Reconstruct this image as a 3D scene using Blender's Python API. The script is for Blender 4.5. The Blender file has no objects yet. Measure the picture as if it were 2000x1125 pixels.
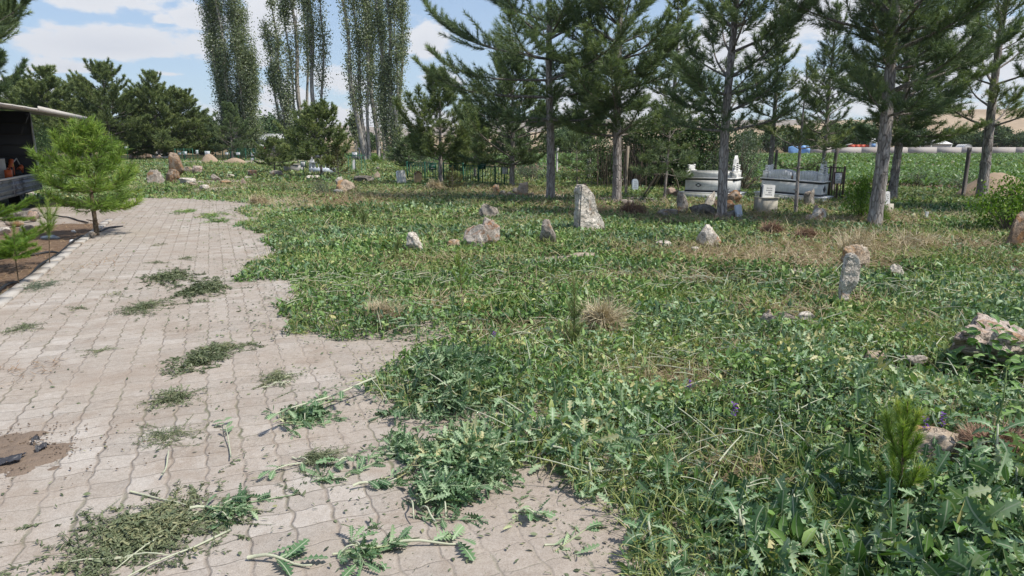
import bpy, bmesh, math, random
import numpy as np
from mathutils import Vector, Matrix, noise
R = math.radians
PI = math.pi
scene = bpy.context.scene
COL = scene.collection

# ------------------------------------------------------------------ camera geometry
F_PX, HOR, CAM_H = 1387.0, 282.0, 1.6
TH = math.atan((562.5 - HOR) / F_PX)


def ray(px, py):
    u, v = (px - 1000.0) / F_PX, (562.5 - py) / F_PX
    return Vector((u, math.cos(TH) + v * math.sin(TH), -math.sin(TH) + v * math.cos(TH)))


def G(px, py, z=0.0):
    """ground point seen at a photo pixel"""
    d = ray(px, py)
    t = (z - CAM_H) / d.z
    return Vector((d.x * t, d.y * t, z))


def at(px, py, Y):
    """point seen at a photo pixel at depth Y"""
    d = ray(px, py)
    t = Y / d.y
    return Vector((d.x * t, Y, CAM_H + d.z * t))


def M_PX(Y):
    """metres per photo pixel at depth Y"""
    return Y / F_PX * 1.0


# ------------------------------------------------------------------ small numpy tools
def hash2(ix, iy, seed):
    n = (ix.astype(np.int64) * 374761393 + iy.astype(np.int64) * 668265263 + seed * 1442695041) & 0x7fffffff
    n = ((n ^ (n >> 13)) * 1274126177) & 0x7fffffff
    return ((n ^ (n >> 16)) & 0xffff) / 65535.0


def vnoise(x, y, scale, seed=0):
    x = np.asarray(x, float) / scale
    y = np.asarray(y, float) / scale
    ix, iy = np.floor(x), np.floor(y)
    fx, fy = x - ix, y - iy
    fx = fx * fx * (3 - 2 * fx)
    fy = fy * fy * (3 - 2 * fy)
    a, b = hash2(ix, iy, seed), hash2(ix + 1, iy, seed)
    c, d = hash2(ix, iy + 1, seed), hash2(ix + 1, iy + 1, seed)
    return (a * (1 - fx) + b * fx) * (1 - fy) + (c * (1 - fx) + d * fx) * fy


def fnoise(x, y, scale, seed=0):
    return (vnoise(x, y, scale, seed) * .55 + vnoise(x, y, scale * .47, seed + 7) * .28 + vnoise(x, y, scale * .21, seed + 13) * .17)


def in_poly(x, y, poly):
    x, y = np.asarray(x), np.asarray(y)
    ins = np.zeros(x.shape, bool)
    n = len(poly)
    j = n - 1
    for i in range(n):
        xi, yi = poly[i][0], poly[i][1]
        xj, yj = poly[j][0], poly[j][1]
        c = ((yi > y) != (yj > y)) & (x < (xj - xi) * (y - yi) / ((yj - yi) + 1e-12) + xi)
        ins ^= c
        j = i
    return ins


class Acc:
    """collects vertices, faces, uv and a per face tint; build() links ONE mesh object"""

    def __init__(self):
        self.V, self.F, self.nv = [], [], 0

    def add(self, V, F, tint=0.5, mat=0, uv=None):
        V = np.asarray(V, np.float32).reshape(-1, 3)
        F = np.asarray(F, np.int64)
        n = len(F)
        t = np.full(n, tint, np.float32) if np.isscalar(tint) else np.asarray(tint, np.float32)
        self.V.append(V)
        self.F.append((F + self.nv, t, np.full(n, mat, np.int32), uv))
        self.nv += len(V)

    def tube(self, pts, rad, sides=6, tint=0.5, mat=0, cap=True):
        pts = np.asarray(pts, float)
        K = len(pts)
        rad = np.full(K, rad, float) if np.isscalar(rad) else np.asarray(rad, float)
        T = np.gradient(pts, axis=0)
        T /= np.linalg.norm(T, axis=1)[:, None] + 1e-9
        ref = np.array([0, 0, 1.0]) if abs(T[:, 2]).mean() < .8 else np.array([1.0, 0, 0])
        A = np.cross(T, ref)
        A /= np.linalg.norm(A, axis=1)[:, None] + 1e-9
        B = np.cross(T, A)
        an = np.arange(sides) * 2 * PI / sides
        V = pts[:, None, :] + rad[:, None, None] * (A[:, None, :] * np.cos(an)[None, :, None] + B[:, None, :] * np.sin(an)[None, :, None])
        i = np.arange(K - 1)[:, None] * sides
        j = np.arange(sides)[None, :]
        j2 = (j + 1) % sides
        Fq = np.stack([i + j, i + j2, i + sides + j2, i + sides + j], -1).reshape(-1, 4)
        u = np.zeros((len(Fq), 4, 2), np.float32)
        self.add(V.reshape(-1, 3), Fq, tint, mat, None)
        if cap:
            for k in (0, K - 1):
                idx = np.arange(sides) + k * sides - K * sides
                self.F.append(((idx + self.nv)[None, :], np.array([tint], np.float32), np.array([mat], np.int32), None))

    def box(self, c, s, rot=None, tint=0.5, mat=0):
        c = np.asarray(c, float)
        h = np.asarray(s, float) / 2
        P = np.array([[x, y, z] for z in (-1, 1) for y in (-1, 1) for x in (-1, 1)], float) * h
        if rot is not None:
            P = P @ np.array(rot.to_3x3() if hasattr(rot, 'to_3x3') else rot).T
        Fq = np.array([[0, 2, 3, 1], [4, 5, 7, 6], [0, 1, 5, 4], [1, 3, 7, 5], [3, 2, 6, 7], [2, 0, 4, 6]])
        self.add(P + c, Fq, tint, mat)

    def mesh(self, name, mats, smooth=False):
        me = bpy.data.meshes.new(name)
        V = np.concatenate(self.V) if self.V else np.zeros((0, 3), np.float32)
        me.vertices.add(len(V))
        me.vertices.foreach_set('co', V.astype(np.float32).ravel())
        loops = np.concatenate([f[0].ravel() for f in self.F])
        tot = np.concatenate([np.full(len(f[0]), f[0].shape[1], np.int64) for f in self.F])
        start = np.concatenate([[0], np.cumsum(tot)[:-1]])
        me.loops.add(len(loops))
        me.loops.foreach_set('vertex_index', loops.astype(np.int32))
        me.polygons.add(len(tot))
        me.polygons.foreach_set('loop_start', start.astype(np.int32))
        me.polygons.foreach_set('material_index', np.concatenate([f[2] for f in self.F]))
        if smooth:
            me.polygons.foreach_set('use_smooth', np.ones(len(tot), bool))
        me.update(calc_edges=True)
        at_ = me.attributes.new('tint', 'FLOAT', 'FACE')
        at_.data.foreach_set('value', np.concatenate([f[1] for f in self.F]))
        if any(f[3] is not None for f in self.F):
            uvl = me.uv_layers.new(name='UVMap')
            uv = np.concatenate([(f[3].reshape(-1, 2) if f[3] is not None else np.full((f[0].size, 2), .1, np.float32)) for f in self.F])
            uvl.data.foreach_set('uv', uv.astype(np.float32).ravel())
        for m in (mats if isinstance(mats, (list, tuple)) else [mats]):
            me.materials.append(m)
        return me

    def build(self, name, mats, parent=None, loc=(0, 0, 0), smooth=False):
        return link(name, self.mesh(name, mats, smooth), parent, loc)


def link(name, me, parent=None, loc=(0, 0, 0)):
    o = bpy.data.objects.new(name, me)
    COL.objects.link(o)
    o.parent = parent
    o.location = loc
    return o


def tag(o, label=None, cat=None, group=None, kind=None):
    if label: o['label'] = label
    if cat: o['category'] = cat
    if group: o['group'] = group
    if kind: o['kind'] = kind
    return o


def thing(name, label, cat, loc=(0, 0, 0), rz=0.0, group=None):
    o = bpy.data.objects.new(name, None)
    COL.objects.link(o)
    o.location = loc
    o.rotation_euler = (0, 0, rz)
    o.empty_display_size = .2
    return tag(o, label, cat, group)


def dup(root, loc, rz, scale, label, group=None):
    r = root.copy()
    COL.objects.link(r)
    r.location = loc
    r.rotation_euler = (0, 0, rz)
    r.scale = scale if isinstance(scale, (tuple, list)) else (scale,) * 3
    r['label'] = label
    if group: r['group'] = group
    elif 'group' in r: del r['group']
    for ch in list(root.children):
        c = ch.copy()
        COL.objects.link(c)
        c.parent = r
        for g in ch.children:
            d = g.copy()
            COL.objects.link(d)
            d.parent = c
    return r


# leaf strips --------------------------------------------------------
def strip_leaves(acc, P, yaw, pitch, L, W, prof, curl, fold, tint, roll=None, mat=0, rib=True):
    """N curved leaves, each a strip of K stations with a midrib and two half blades"""
    P = np.asarray(P, float)
    N = len(P)
    prof = np.asarray(prof, float)
    if prof.ndim == 1: prof = np.broadcast_to(prof, (N, len(prof)))
    K = prof.shape[1]
    b = lambda a: np.broadcast_to(np.asarray(a, float), (N,)).copy()
    yaw, pitch, L, W, curl, fold = map(b, (yaw, pitch, L, W, curl, fold))
    roll = b(0 if roll is None else roll)
    s = np.linspace(0, 1, K)
    a = pitch[:, None] - curl[:, None] * s[None, :]
    step = (L / (K - 1))[:, None]
    dr = np.cos(a) * step
    dz = np.sin(a) * step
    r = np.concatenate([np.zeros((N, 1)), np.cumsum(dr[:, :-1], 1)], 1)
    z = np.concatenate([np.zeros((N, 1)), np.cumsum(dz[:, :-1], 1)], 1)
    cy, sy = np.cos(yaw)[:, None], np.sin(yaw)[:, None]
    Mid = np.stack([P[:, 0:1] + r * cy, P[:, 1:2] + r * sy, P[:, 2:3] + z], -1)
    nrm = np.stack([-np.sin(a) * cy, -np.sin(a) * sy, np.cos(a)], -1)
    S0 = np.stack([-sy + 0 * a, cy + 0 * a, 0 * a], -1)
    cr, sr = np.cos(roll)[:, None, None], np.sin(roll)[:, None, None]
    S = S0 * cr + nrm * sr
    n2 = nrm * cr - S0 * sr
    w = (prof * W[:, None])[:, :, None]
    cf, sf = np.cos(fold)[:, None, None], np.sin(fold)[:, None, None]
    Lf = Mid + w * (S * cf + n2 * sf)
    Rt = Mid + w * (-S * cf + n2 * sf)
    if rib:
        V = np.stack([Lf, Mid, Rt], 2).reshape(N, K * 3, 3)
        q = []
        for k in range(K - 1):
            o = 3 * k
            q += [[o, o + 1, o + 4, o + 3], [o + 1, o + 2, o + 5, o + 4]]
        side = np.array([-1., 0., 1.])
        uu = .5 + .5 * prof[:, :, None] * side[None, None, :]
        nn = 3
    else:
        V = np.stack([Lf, Rt], 2).reshape(N, K * 2, 3)
        q = [[2 * k, 2 * k + 1, 2 * k + 3, 2 * k + 2] for k in range(K - 1)]
        side = np.array([-1., 1.])
        uu = .5 + .5 * prof[:, :, None] * side[None, None, :]
        nn = 2
    vv = np.broadcast_to(s[None, :, None], uu.shape)
    UV = np.stack([uu, vv], -1).reshape(N, K * nn, 2)
    q = np.array(q)
    Fq = (q[None] + (np.arange(N) * K * nn)[:, None, None]).reshape(-1, 4)
    uvf = UV[:, q, :].reshape(-1, 4, 2)
    tint = np.broadcast_to(np.asarray(tint, float), (N,))
    acc.add(V.reshape(-1, 3), Fq, np.repeat(tint, len(q)), mat, uvf.astype(np.float32))


def quads_leaves(acc, C, size, tint, rng, mat=0, up=.0, aspect=.7):
    """cheap leaves: one diamond each, random orientation"""
    N = len(C)
    d = rng.normal(size=(N, 3))
    d[:, 2] += up
    d /= np.linalg.norm(d, axis=1)[:, None]
    e = np.cross(d, rng.normal(size=(N, 3)))
    e /= np.linalg.norm(e, axis=1)[:, None] + 1e-9
    s = np.broadcast_to(np.asarray(size, float), (N,))[:, None]
    V = np.stack([C - d * s * .5, C + e * s * .5 * aspect - d * s * .05, C + d * s * .5, C - e * s * .5 * aspect - d * s * .05], 1)
    Fq = np.arange(N * 4).reshape(N, 4)
    acc.add(V.reshape(-1, 3), Fq, np.broadcast_to(np.asarray(tint, float), (N,)), mat)


def needles(acc, P, A, n, length, width, rng, spread=(.35, 1.0), mat=0, tint=None, mid=False):
    """tufts of n needle triangles round each shoot point P with axis A"""
    P = np.repeat(np.asarray(P, float), n, 0)
    A = np.asarray(A, float)
    A = A / (np.linalg.norm(A, axis=1)[:, None] + 1e-9)
    tn = rng.uniform(0, 1, len(A)) if tint is None else np.asarray(tint, float)
    tn = np.clip(np.repeat(tn, n) + rng.normal(0, .13, len(P)), 0, 1)
    A = np.repeat(A, n, 0)
    N = len(P)
    q = rng.normal(size=(N, 3))
    q -= (q * A).sum(1)[:, None] * A
    q /= np.linalg.norm(q, axis=1)[:, None] + 1e-9
    an = rng.uniform(spread[0], spread[1], N)[:, None]
    D = A * np.cos(an) + q * np.sin(an)
    l = np.broadcast_to(np.asarray(length, float).reshape(-1), (N // n,)) if np.ndim(length) else np.full(N // n, length)
    l = (np.repeat(l, n) * rng.uniform(.7, 1.15, N))[:, None]
    S = np.cross(D, rng.normal(size=(N, 3)))
    S /= np.linalg.norm(S, axis=1)[:, None] + 1e-9
    B = P - A * l * rng.uniform(0, .5, N)[:, None]
    V = np.stack([B - S * width * .5, B + S * width * .5, B + D * l], 1)
    acc.add(V.reshape(-1, 3), np.arange(N * 3).reshape(N, 3), tn, mat)


# ------------------------------------------------------------------ materials
class Nodes:
    def __init__(self, name):
        self.m = bpy.data.materials.new(name)
        self.m.use_nodes = True
        self.t = self.m.node_tree
        self.t.nodes.clear()
        self.out = self.t.nodes.new('ShaderNodeOutputMaterial')

    def n(self, typ, props=None, **ins):
        nd = self.t.nodes.new('ShaderNode' + typ)
        for k, v in (props or {}).items(): setattr(nd, k, v)
        for k, v in ins.items():
            key = int(k[1:]) if k[0] == 'i' and k[1:].isdigit() else k.replace('_', ' ')
            self.set(nd, key, v)
        return nd

    def set(self, nd, key, v):
        s = nd.inputs[key]
        if isinstance(v, bpy.types.NodeSocket): self.t.links.new(v, s)
        elif isinstance(v, bpy.types.Node): self.t.links.new(v.outputs[0], s)
        else:
            if isinstance(v, (tuple, list)) and len(v) == 3 and s.type == 'RGBA': v = (*v, 1)
            s.default_value = v

    def math(self, op, a, b=0.0, c=None, clamp=False):
        nd = self.n('Math', dict(operation=op, use_clamp=clamp), i0=a, i1=b)
        if c is not None: self.set(nd, 2, c)
        return nd.outputs[0]

    def mix(self, f, a, b, typ='MIX'):
        nd = self.t.nodes.new('ShaderNodeMix')
        nd.data_type = 'RGBA'
        nd.blend_type = typ
        self.set(nd, 0, f)
        self.set(nd, 6, a)
        self.set(nd, 7, b)
        return nd.outputs[2]

    def ramp(self, f, stops, interp='LINEAR'):
        nd = self.n('ValToRGB', Fac=f)
        nd.color_ramp.interpolation = interp
        el = nd.color_ramp.elements
        while len(el) < len(stops): el.new(.5)
        for e, (p, c) in zip(el, stops):
            e.position = p
            e.color = (*c, 1) if len(c) == 3 else c
        return nd.outputs[0]

    def noise(self, vec, scale, detail=4, rough=.6, dist=0.0):
        nd = self.n('TexNoise', Vector=vec, Scale=scale, Detail=detail, Roughness=rough, Distortion=dist)
        return nd.outputs['Fac']

    def obj(self):
        return self.n('TexCoord').outputs['Object']

    def geo(self):
        return self.n('NewGeometry').outputs['Position']

    def bump(self, h, strength=.5, dist=.02):
        return self.n('Bump', Height=h, Strength=strength, Distance=dist).outputs[0]

    def finish(self, color, rough=.8, normal=None, spec=.3, metal=0.0, trans=None, tcol=None):
        p = self.n('BsdfPrincipled', Base_Color=color, Roughness=rough, Metallic=metal)
        p.inputs['Specular IOR Level'].default_value = spec
        if normal is not None: self.set(p, 'Normal', normal)
        sh = p.outputs[0]
        if trans:
            tr = self.n('BsdfTranslucent', Color=tcol if tcol is not None else color)
            sh = self.n('MixShader', i0=trans, i1=sh, i2=tr.outputs[0]).outputs[0]
        self.t.links.new(sh, self.out.inputs[0])
        return self.m


def leaf_mat(name, stops, rib=None, trans=.3, rough=.5, spec=.35, tmul=(1.2, 1.25, .6), nscale=3.0, namp=.35):
    k = Nodes(name)
    t = k.n('Attribute', dict(attribute_name='tint')).outputs['Fac']
    nz = k.noise(k.geo(), nscale, 2)
    f = k.math('ADD', t, k.math('MULTIPLY', k.math('SUBTRACT', nz, .5), namp), clamp=True)
    c = k.ramp(f, stops)
    if rib:
        uv = k.n('UVMap').outputs[0]
        x = k.n('SeparateXYZ', Vector=uv).outputs[0]
        d = k.math('ABSOLUTE', k.math('SUBTRACT', x, .5))
        msk = k.math('MULTIPLY', k.math('LESS_THAN', d, .035), .75)
        c = k.mix(msk, c, rib)
    tc = k.mix(1.0, c, (*tmul, 1), 'MULTIPLY')
    return k.finish(c, rough, None, spec, trans=trans, tcol=tc)


def plain_mat(name, col, rough=.7, nscale=8, amp=.25, bump=.2, spec=.3, metal=0.0, dirt=None):
    k = Nodes(name)
    p = k.obj()
    nz = k.noise(p, nscale, 5)
    c = k.mix(k.math('MULTIPLY', nz, amp * 2), col, tuple(x * .45 for x in col))
    if dirt:
        n2 = k.noise(p, nscale * .35, 6, .7)
        c = k.mix(k.ramp(n2, [(.48, (0, 0, 0)), (.62, (1, 1, 1))]), c, dirt)
    return k.finish(c, rough, k.bump(k.noise(p, nscale * 6, 3), bump, .01), spec, metal)


def rock_mat(name, c1, c2, c3, rust=None, rust_amt=.5, scale=4.0, dark=(.05, .045, .04)):
    k = Nodes(name)
    p = k.obj()
    oi = k.n('ObjectInfo').outputs['Random']
    off = k.n('CombineXYZ', X=k.math('MULTIPLY', oi, 37.0), Y=k.math('MULTIPLY', oi, 91.0), Z=oi).outputs[0]
    p = k.n('VectorMath', dict(operation='ADD'), i0=p, i1=off).outputs[0]
    n1 = k.noise(p, scale, 8, .65, .6)
    c = k.ramp(n1, [(.3, c1), (.5, c2), (.7, c3)])
    n2 = k.noise(p, scale * 3.2, 6, .7, .4)
    c = k.mix(k.ramp(n2, [(.56, (0, 0, 0)), (.66, (.75, .75, .75))]), c, dark)
    n3 = k.noise(p, scale * 12, 4, .7)
    c = k.mix(.35, c, k.ramp(n3, [(.3, (.3, .3, .3)), (.7, (1, 1, 1))]), 'MULTIPLY')
    if rust:
        n4 = k.noise(p, scale * .8, 5, .65, .5)
        a = .62 - rust_amt * .25
        c = k.mix(k.ramp(n4, [(a, (0, 0, 0)), (a + .09, (.85, .85, .85))]), c, rust)
    vo = k.n('TexVoronoi', dict(feature='DISTANCE_TO_EDGE'), Vector=k.n('VectorMath', dict(operation='ADD'), i0=p, i1=k.n('TexNoise', Vector=p, Scale=scale * 2, Detail=3).outputs['Color']).outputs[0], Scale=scale * .9).outputs[0]
    cr = k.ramp(vo, [(0.0, (.25, .25, .25)), (.06, (1, 1, 1))])
    c = k.mix(.5, c, cr, 'MULTIPLY')
    h = k.math('ADD', k.math('MULTIPLY', n2, .7), k.math('MULTIPLY', n3, .4))
    h = k.math('ADD', h, k.math('MULTIPLY', cr, .4))
    return k.finish(c, .9, k.bump(h, .9, .03), .15)


MAT = {}
# foliage
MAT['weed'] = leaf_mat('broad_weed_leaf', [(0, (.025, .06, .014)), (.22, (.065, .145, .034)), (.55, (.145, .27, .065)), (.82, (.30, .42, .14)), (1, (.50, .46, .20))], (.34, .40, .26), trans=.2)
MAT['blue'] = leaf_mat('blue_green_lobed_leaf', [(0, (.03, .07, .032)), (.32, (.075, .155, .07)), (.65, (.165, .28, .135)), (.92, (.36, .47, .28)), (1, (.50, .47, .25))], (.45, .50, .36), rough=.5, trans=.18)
MAT['wilt'] = leaf_mat('wilted_cut_leaf', [(0, (.045, .06, .03)), (.4, (.10, .13, .065)), (.75, (.17, .205, .115)), (1, (.28, .28, .15))], (.26, .28, .17), trans=.15)
MAT['grass'] = leaf_mat('grass_blade', [(0, (.07, .105, .025)), (.35, (.20, .26, .075)), (.68, (.38, .41, .16)), (1, (.60, .54, .30))], rough=.6)
MAT['straw'] = leaf_mat('dry_straw', [(0, (.20, .145, .085)), (.4, (.36, .29, .18)), (.8, (.54, .46, .31)), (1, (.66, .60, .44))], rough=.7, trans=.2, tmul=(1, .95, .75))
MAT['russet'] = leaf_mat('dry_russet_twig', [(0, (.15, .09, .06)), (.5, (.28, .175, .12)), (1, (.42, .30, .21))], rough=.8, trans=.1, tmul=(1, .9, .8))
MAT['pine'] = leaf_mat('pine_needle', [(0, (.06, .10, .055)), (.4, (.125, .185, .095)), (.75, (.21, .28, .125)), (1, (.33, .39, .15))], rough=.5, trans=.22, nscale=1.2, namp=.5)
MAT['pine_light'] = leaf_mat('light_pine_needle', [(0, (.07, .13, .025)), (.4, (.17, .28, .05)), (.8, (.30, .42, .09)), (1, (.46, .50, .13))], rough=.5, trans=.3, nscale=3)
MAT['pine_olive'] = leaf_mat('olive_pine_needle', [(0, (.07, .11, .05)), (.4, (.15, .205, .085)), (.75, (.26, .32, .125)), (1, (.40, .42, .18))], rough=.55, trans=.22, nscale=1.0, namp=.5)
MAT['pine_brown'] = leaf_mat('browning_pine_needle', [(0, (.07, .08, .03)), (.5, (.15, .15, .06)), (1, (.26, .22, .10))], rough=.6, trans=.2)
MAT['poplar'] = leaf_mat('poplar_leaf', [(0, (.09, .125, .065)), (.4, (.19, .24, .14)), (.75, (.34, .39, .27)), (1, (.68, .70, .62))], rough=.4, spec=.5, trans=.38, nscale=.5, namp=.4)
MAT['shrub'] = leaf_mat('shrub_leaf', [(0, (.025, .05, .02)), (.5, (.06, .11, .04)), (.85, (.12, .18, .065)), (1, (.22, .26, .10))], rough=.55, trans=.25)
MAT['sage'] = leaf_mat('grey_green_leaf', [(0, (.06, .09, .06)), (.5, (.13, .17, .12)), (1, (.27, .32, .25))], rough=.7, trans=.2)
MAT['bright'] = leaf_mat('bright_green_leaf', [(0, (.05, .11, .015)), (.5, (.12, .23, .03)), (1, (.26, .36, .06))], rough=.5, trans=.35)
MAT['crop'] = leaf_mat('crop_leaf', [(0, (.05, .11, .03)), (.5, (.12, .22, .065)), (1, (.26, .38, .15))], rough=.45, trans=.3, spec=.5)
MAT['far_tree'] = leaf_mat('distant_tree_leaf', [(0, (.03, .06, .025)), (.5, (.075, .13, .05)), (1, (.17, .22, .09))], rough=.6, trans=.2, nscale=.4)
MAT['stem'] = plain_mat('pale_cut_stem', (.50, .52, .38), .6, 20, .2, .1)
MAT['green_stem'] = plain_mat('green_stem', (.20, .27, .10), .6, 20, .2, .1)
MAT['twig'] = plain_mat('grey_twig', (.16, .13, .10), .9, 14, .3, .3)


def bark_mat(name, c1, c2, c3, sc=14, stretch=.22):
    k = Nodes(name)
    p = k.obj()
    mp = k.n('Mapping', Vector=p)
    mp.inputs['Scale'].default_value = (1, 1, stretch)
    n1 = k.noise(mp.outputs[0], sc, 6, .7, .8)
    vo = k.n('TexVoronoi', dict(feature='DISTANCE_TO_EDGE'), Vector=mp.outputs[0], Scale=sc * 1.3).outputs[0]
    c = k.ramp(n1, [(.32, c1), (.5, c2), (.68, c3)])
    cr = k.ramp(vo, [(0, (.3, .3, .3)), (.12, (1, 1, 1))])
    c = k.mix(.7, c, cr, 'MULTIPLY')
    h = k.math('ADD', n1, k.math('MULTIPLY', cr, .6))
    return k.finish(c, .92, k.bump(h, 1.0, .03), .12)


MAT['bark'] = bark_mat('pine_bark', (.17, .145, .13), (.37, .33, .305), (.56, .52, .49))
MAT['limb'] = bark_mat('pine_limb_bark', (.14, .12, .105), (.28, .25, .225), (.44, .41, .38), 20)
MAT['poplar_bark'] = bark_mat('poplar_bark', (.16, .15, .135), (.34, .32, .29), (.55, .53, .49), 5, .25)
MAT['young_bark'] = bark_mat('young_pine_bark', (.13, .09, .06), (.24, .18, .12), (.36, .28, .2), 40)
# stone
MAT['white_rock'] = rock_mat('whitish_stone', (.44, .385, .32), (.70, .64, .56), (.84, .79, .72), (.42, .20, .10), .12, 4)
MAT['grey_rock'] = rock_mat('grey_stone', (.22, .19, .16), (.42, .37, .32), (.65, .60, .53), (.32, .19, .10), .2, 5)
MAT['rust_rock'] = rock_mat('rusty_stone', (.22, .15, .105), (.36, .27, .20), (.52, .44, .37), (.33, .18, .085), .5, 4)
MAT['buff_rock'] = rock_mat('buff_stone', (.33, .25, .18), (.48, .39, .30), (.60, .53, .44), (.45, .26, .12), .3, 4)
MAT['boulder_rock'] = rock_mat('pale_brown_boulder', (.40, .30, .24), (.60, .50, .43), (.74, .66, .58), (.42, .25, .14), .35, 5)
MAT['patch_rock'] = rock_mat('rust_patched_pale_stone', (.36, .29, .235), (.60, .53, .46), (.80, .74, .68), (.40, .19, .09), .42, 6)
MAT['dark_rock'] = rock_mat('dark_lichen_stone', (.11, .10, .09), (.25, .23, .20), (.50, .46, .42), None, 0, 6)
MAT['pink_rock'] = rock_mat('pinkish_stone', (.36, .25, .19), (.52, .40, .33), (.64, .56, .50), (.40, .24, .14), .2, 5)


def marble_mat(name, base, vein, sc=3):
    k = Nodes(name)
    p = k.obj()
    n1 = k.noise(p, sc, 8, .65, 1.8)
    c = k.ramp(n1, [(.35, base), (.55, tuple(x * .85 for x in base)), (.6, vein), (.66, base)])
    mp = k.n('Mapping', Vector=p)
    mp.inputs['Scale'].default_value = (6, 6, .5)
    st = k.noise(mp.outputs[0], 3, 5, .7)
    c = k.mix(k.ramp(st, [(.5, (0, 0, 0)), (.78, (.35, .35, .35))]), c, (.36, .35, .32))
    return k.finish(c, .45, k.bump(k.noise(p, 60, 3), .15, .004), .4)


MAT['marble'] = marble_mat('weathered_marble', (.80, .81, .81), (.62, .64, .66))
MAT['white_marble'] = marble_mat('white_marble', (.86, .855, .84), (.62, .63, .64))
MAT['blue_marble'] = marble_mat('bluish_marble', (.55, .62, .72), (.42, .50, .60), 4)
MAT['black_stone'] = plain_mat('dark_inlay', (.035, .04, .05), .4, 10, .2, .1)
MAT['ink'] = plain_mat('engraved_lettering', (.06, .07, .10), .8, 10, .1, 0)
MAT['white_ink'] = plain_mat('white_lettering', (.75, .78, .76), .8, 10, .05, 0)
MAT['concrete'] = plain_mat('weathered_concrete', (.50, .47, .40), .9, 5, .3, .5, dirt=(.27, .25, .21))
MAT['post'] = plain_mat('concrete_post', (.48, .47, .45), .9, 9, .25, .5)
MAT['dark_post'] = plain_mat('weathered_post', (.17, .155, .145), .95, 9, .3, .6)
MAT['pale_paint'] = plain_mat('white_paint', (.78, .79, .80), .5, 6, .08, .1)
MAT['green_paint'] = plain_mat('green_fence_paint', (.018, .12, .075), .5, 12, .25, .1)
MAT['brown_metal'] = plain_mat('brown_fence_metal', (.10, .065, .05), .6, 12, .25, .1)
MAT['tan_wood'] = plain_mat('tan_painted_wood', (.60, .42, .24), .7, 9, .2, .2)
MAT['old_wood'] = plain_mat('grey_wood_pole', (.34, .29, .24), .9, 12, .3, .4)
MAT['hose'] = plain_mat('black_hose', (.022, .024, .028), .5, 10, .15, .1)
MAT['plastic'] = plain_mat('white_plastic', (.80, .80, .80), .4, 9, .1, .2)
MAT['grey_plastic'] = plain_mat('greyish_film', (.30, .34, .37), .35, 8, .3, .4)
MAT['bag'] = plain_mat('black_plastic_bag', (.055, .058, .07), .4, 9, .3, .5)
MAT['soil_brown'] = plain_mat('brown_soil', (.20, .125, .075), .95, 12, .35, 1.0)
MAT['dull_soil'] = plain_mat('dull_brown_soil', (.25, .19, .145), .95, 14, .35, 1.0)
MAT['spoil'] = plain_mat('dug_pale_soil', (.42, .32, .23), .95, 6, .3, 1.0)
MAT['tarp'] = plain_mat('beige_tarpaulin', (.55, .52, .48), .7, 4, .12, .2)
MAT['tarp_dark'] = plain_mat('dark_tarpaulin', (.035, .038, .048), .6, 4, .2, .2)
MAT['truck_metal'] = plain_mat('worn_grey_dropside', (.24, .25, .28), .55, 7, .3, .2, metal=.2, dirt=(.07, .07, .08))
MAT['truck_frame'] = plain_mat('pale_frame_tube', (.55, .55, .55), .5, 9, .2, .1)
MAT['orange'] = plain_mat('orange_plastic', (.62, .13, .04), .45, 9, .15, .05)
MAT['black'] = plain_mat('black_rubber', (.03, .03, .03), .7, 9, .15, .1)
MAT['yellow'] = plain_mat('yellow_plastic', (.62, .42, .05), .5, 9, .15, .05)
MAT['roof'] = plain_mat('white_sheet_roof', (.74, .74, .72), .5, 1, .08, .05)
MAT['far_wall'] = plain_mat('pale_plaster', (.62, .58, .54), .9, .4, .15, .05)
MAT['blue_tarp'] = plain_mat('blue_tarpaulin', (.26, .46, .78), .5, 2, .15, .1)
MAT['red_paint'] = plain_mat('red_paint', (.52, .09, .05), .5, 3, .15, .05)
# ------------------------------------------------------------------ world, sun, camera
SUN_AZ, SUN_EL = R(112), R(57)          # azimuth clockwise from +Y (away from the camera)
world = bpy.data.worlds.new('World')
scene.world = world
world.use_nodes = True


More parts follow.
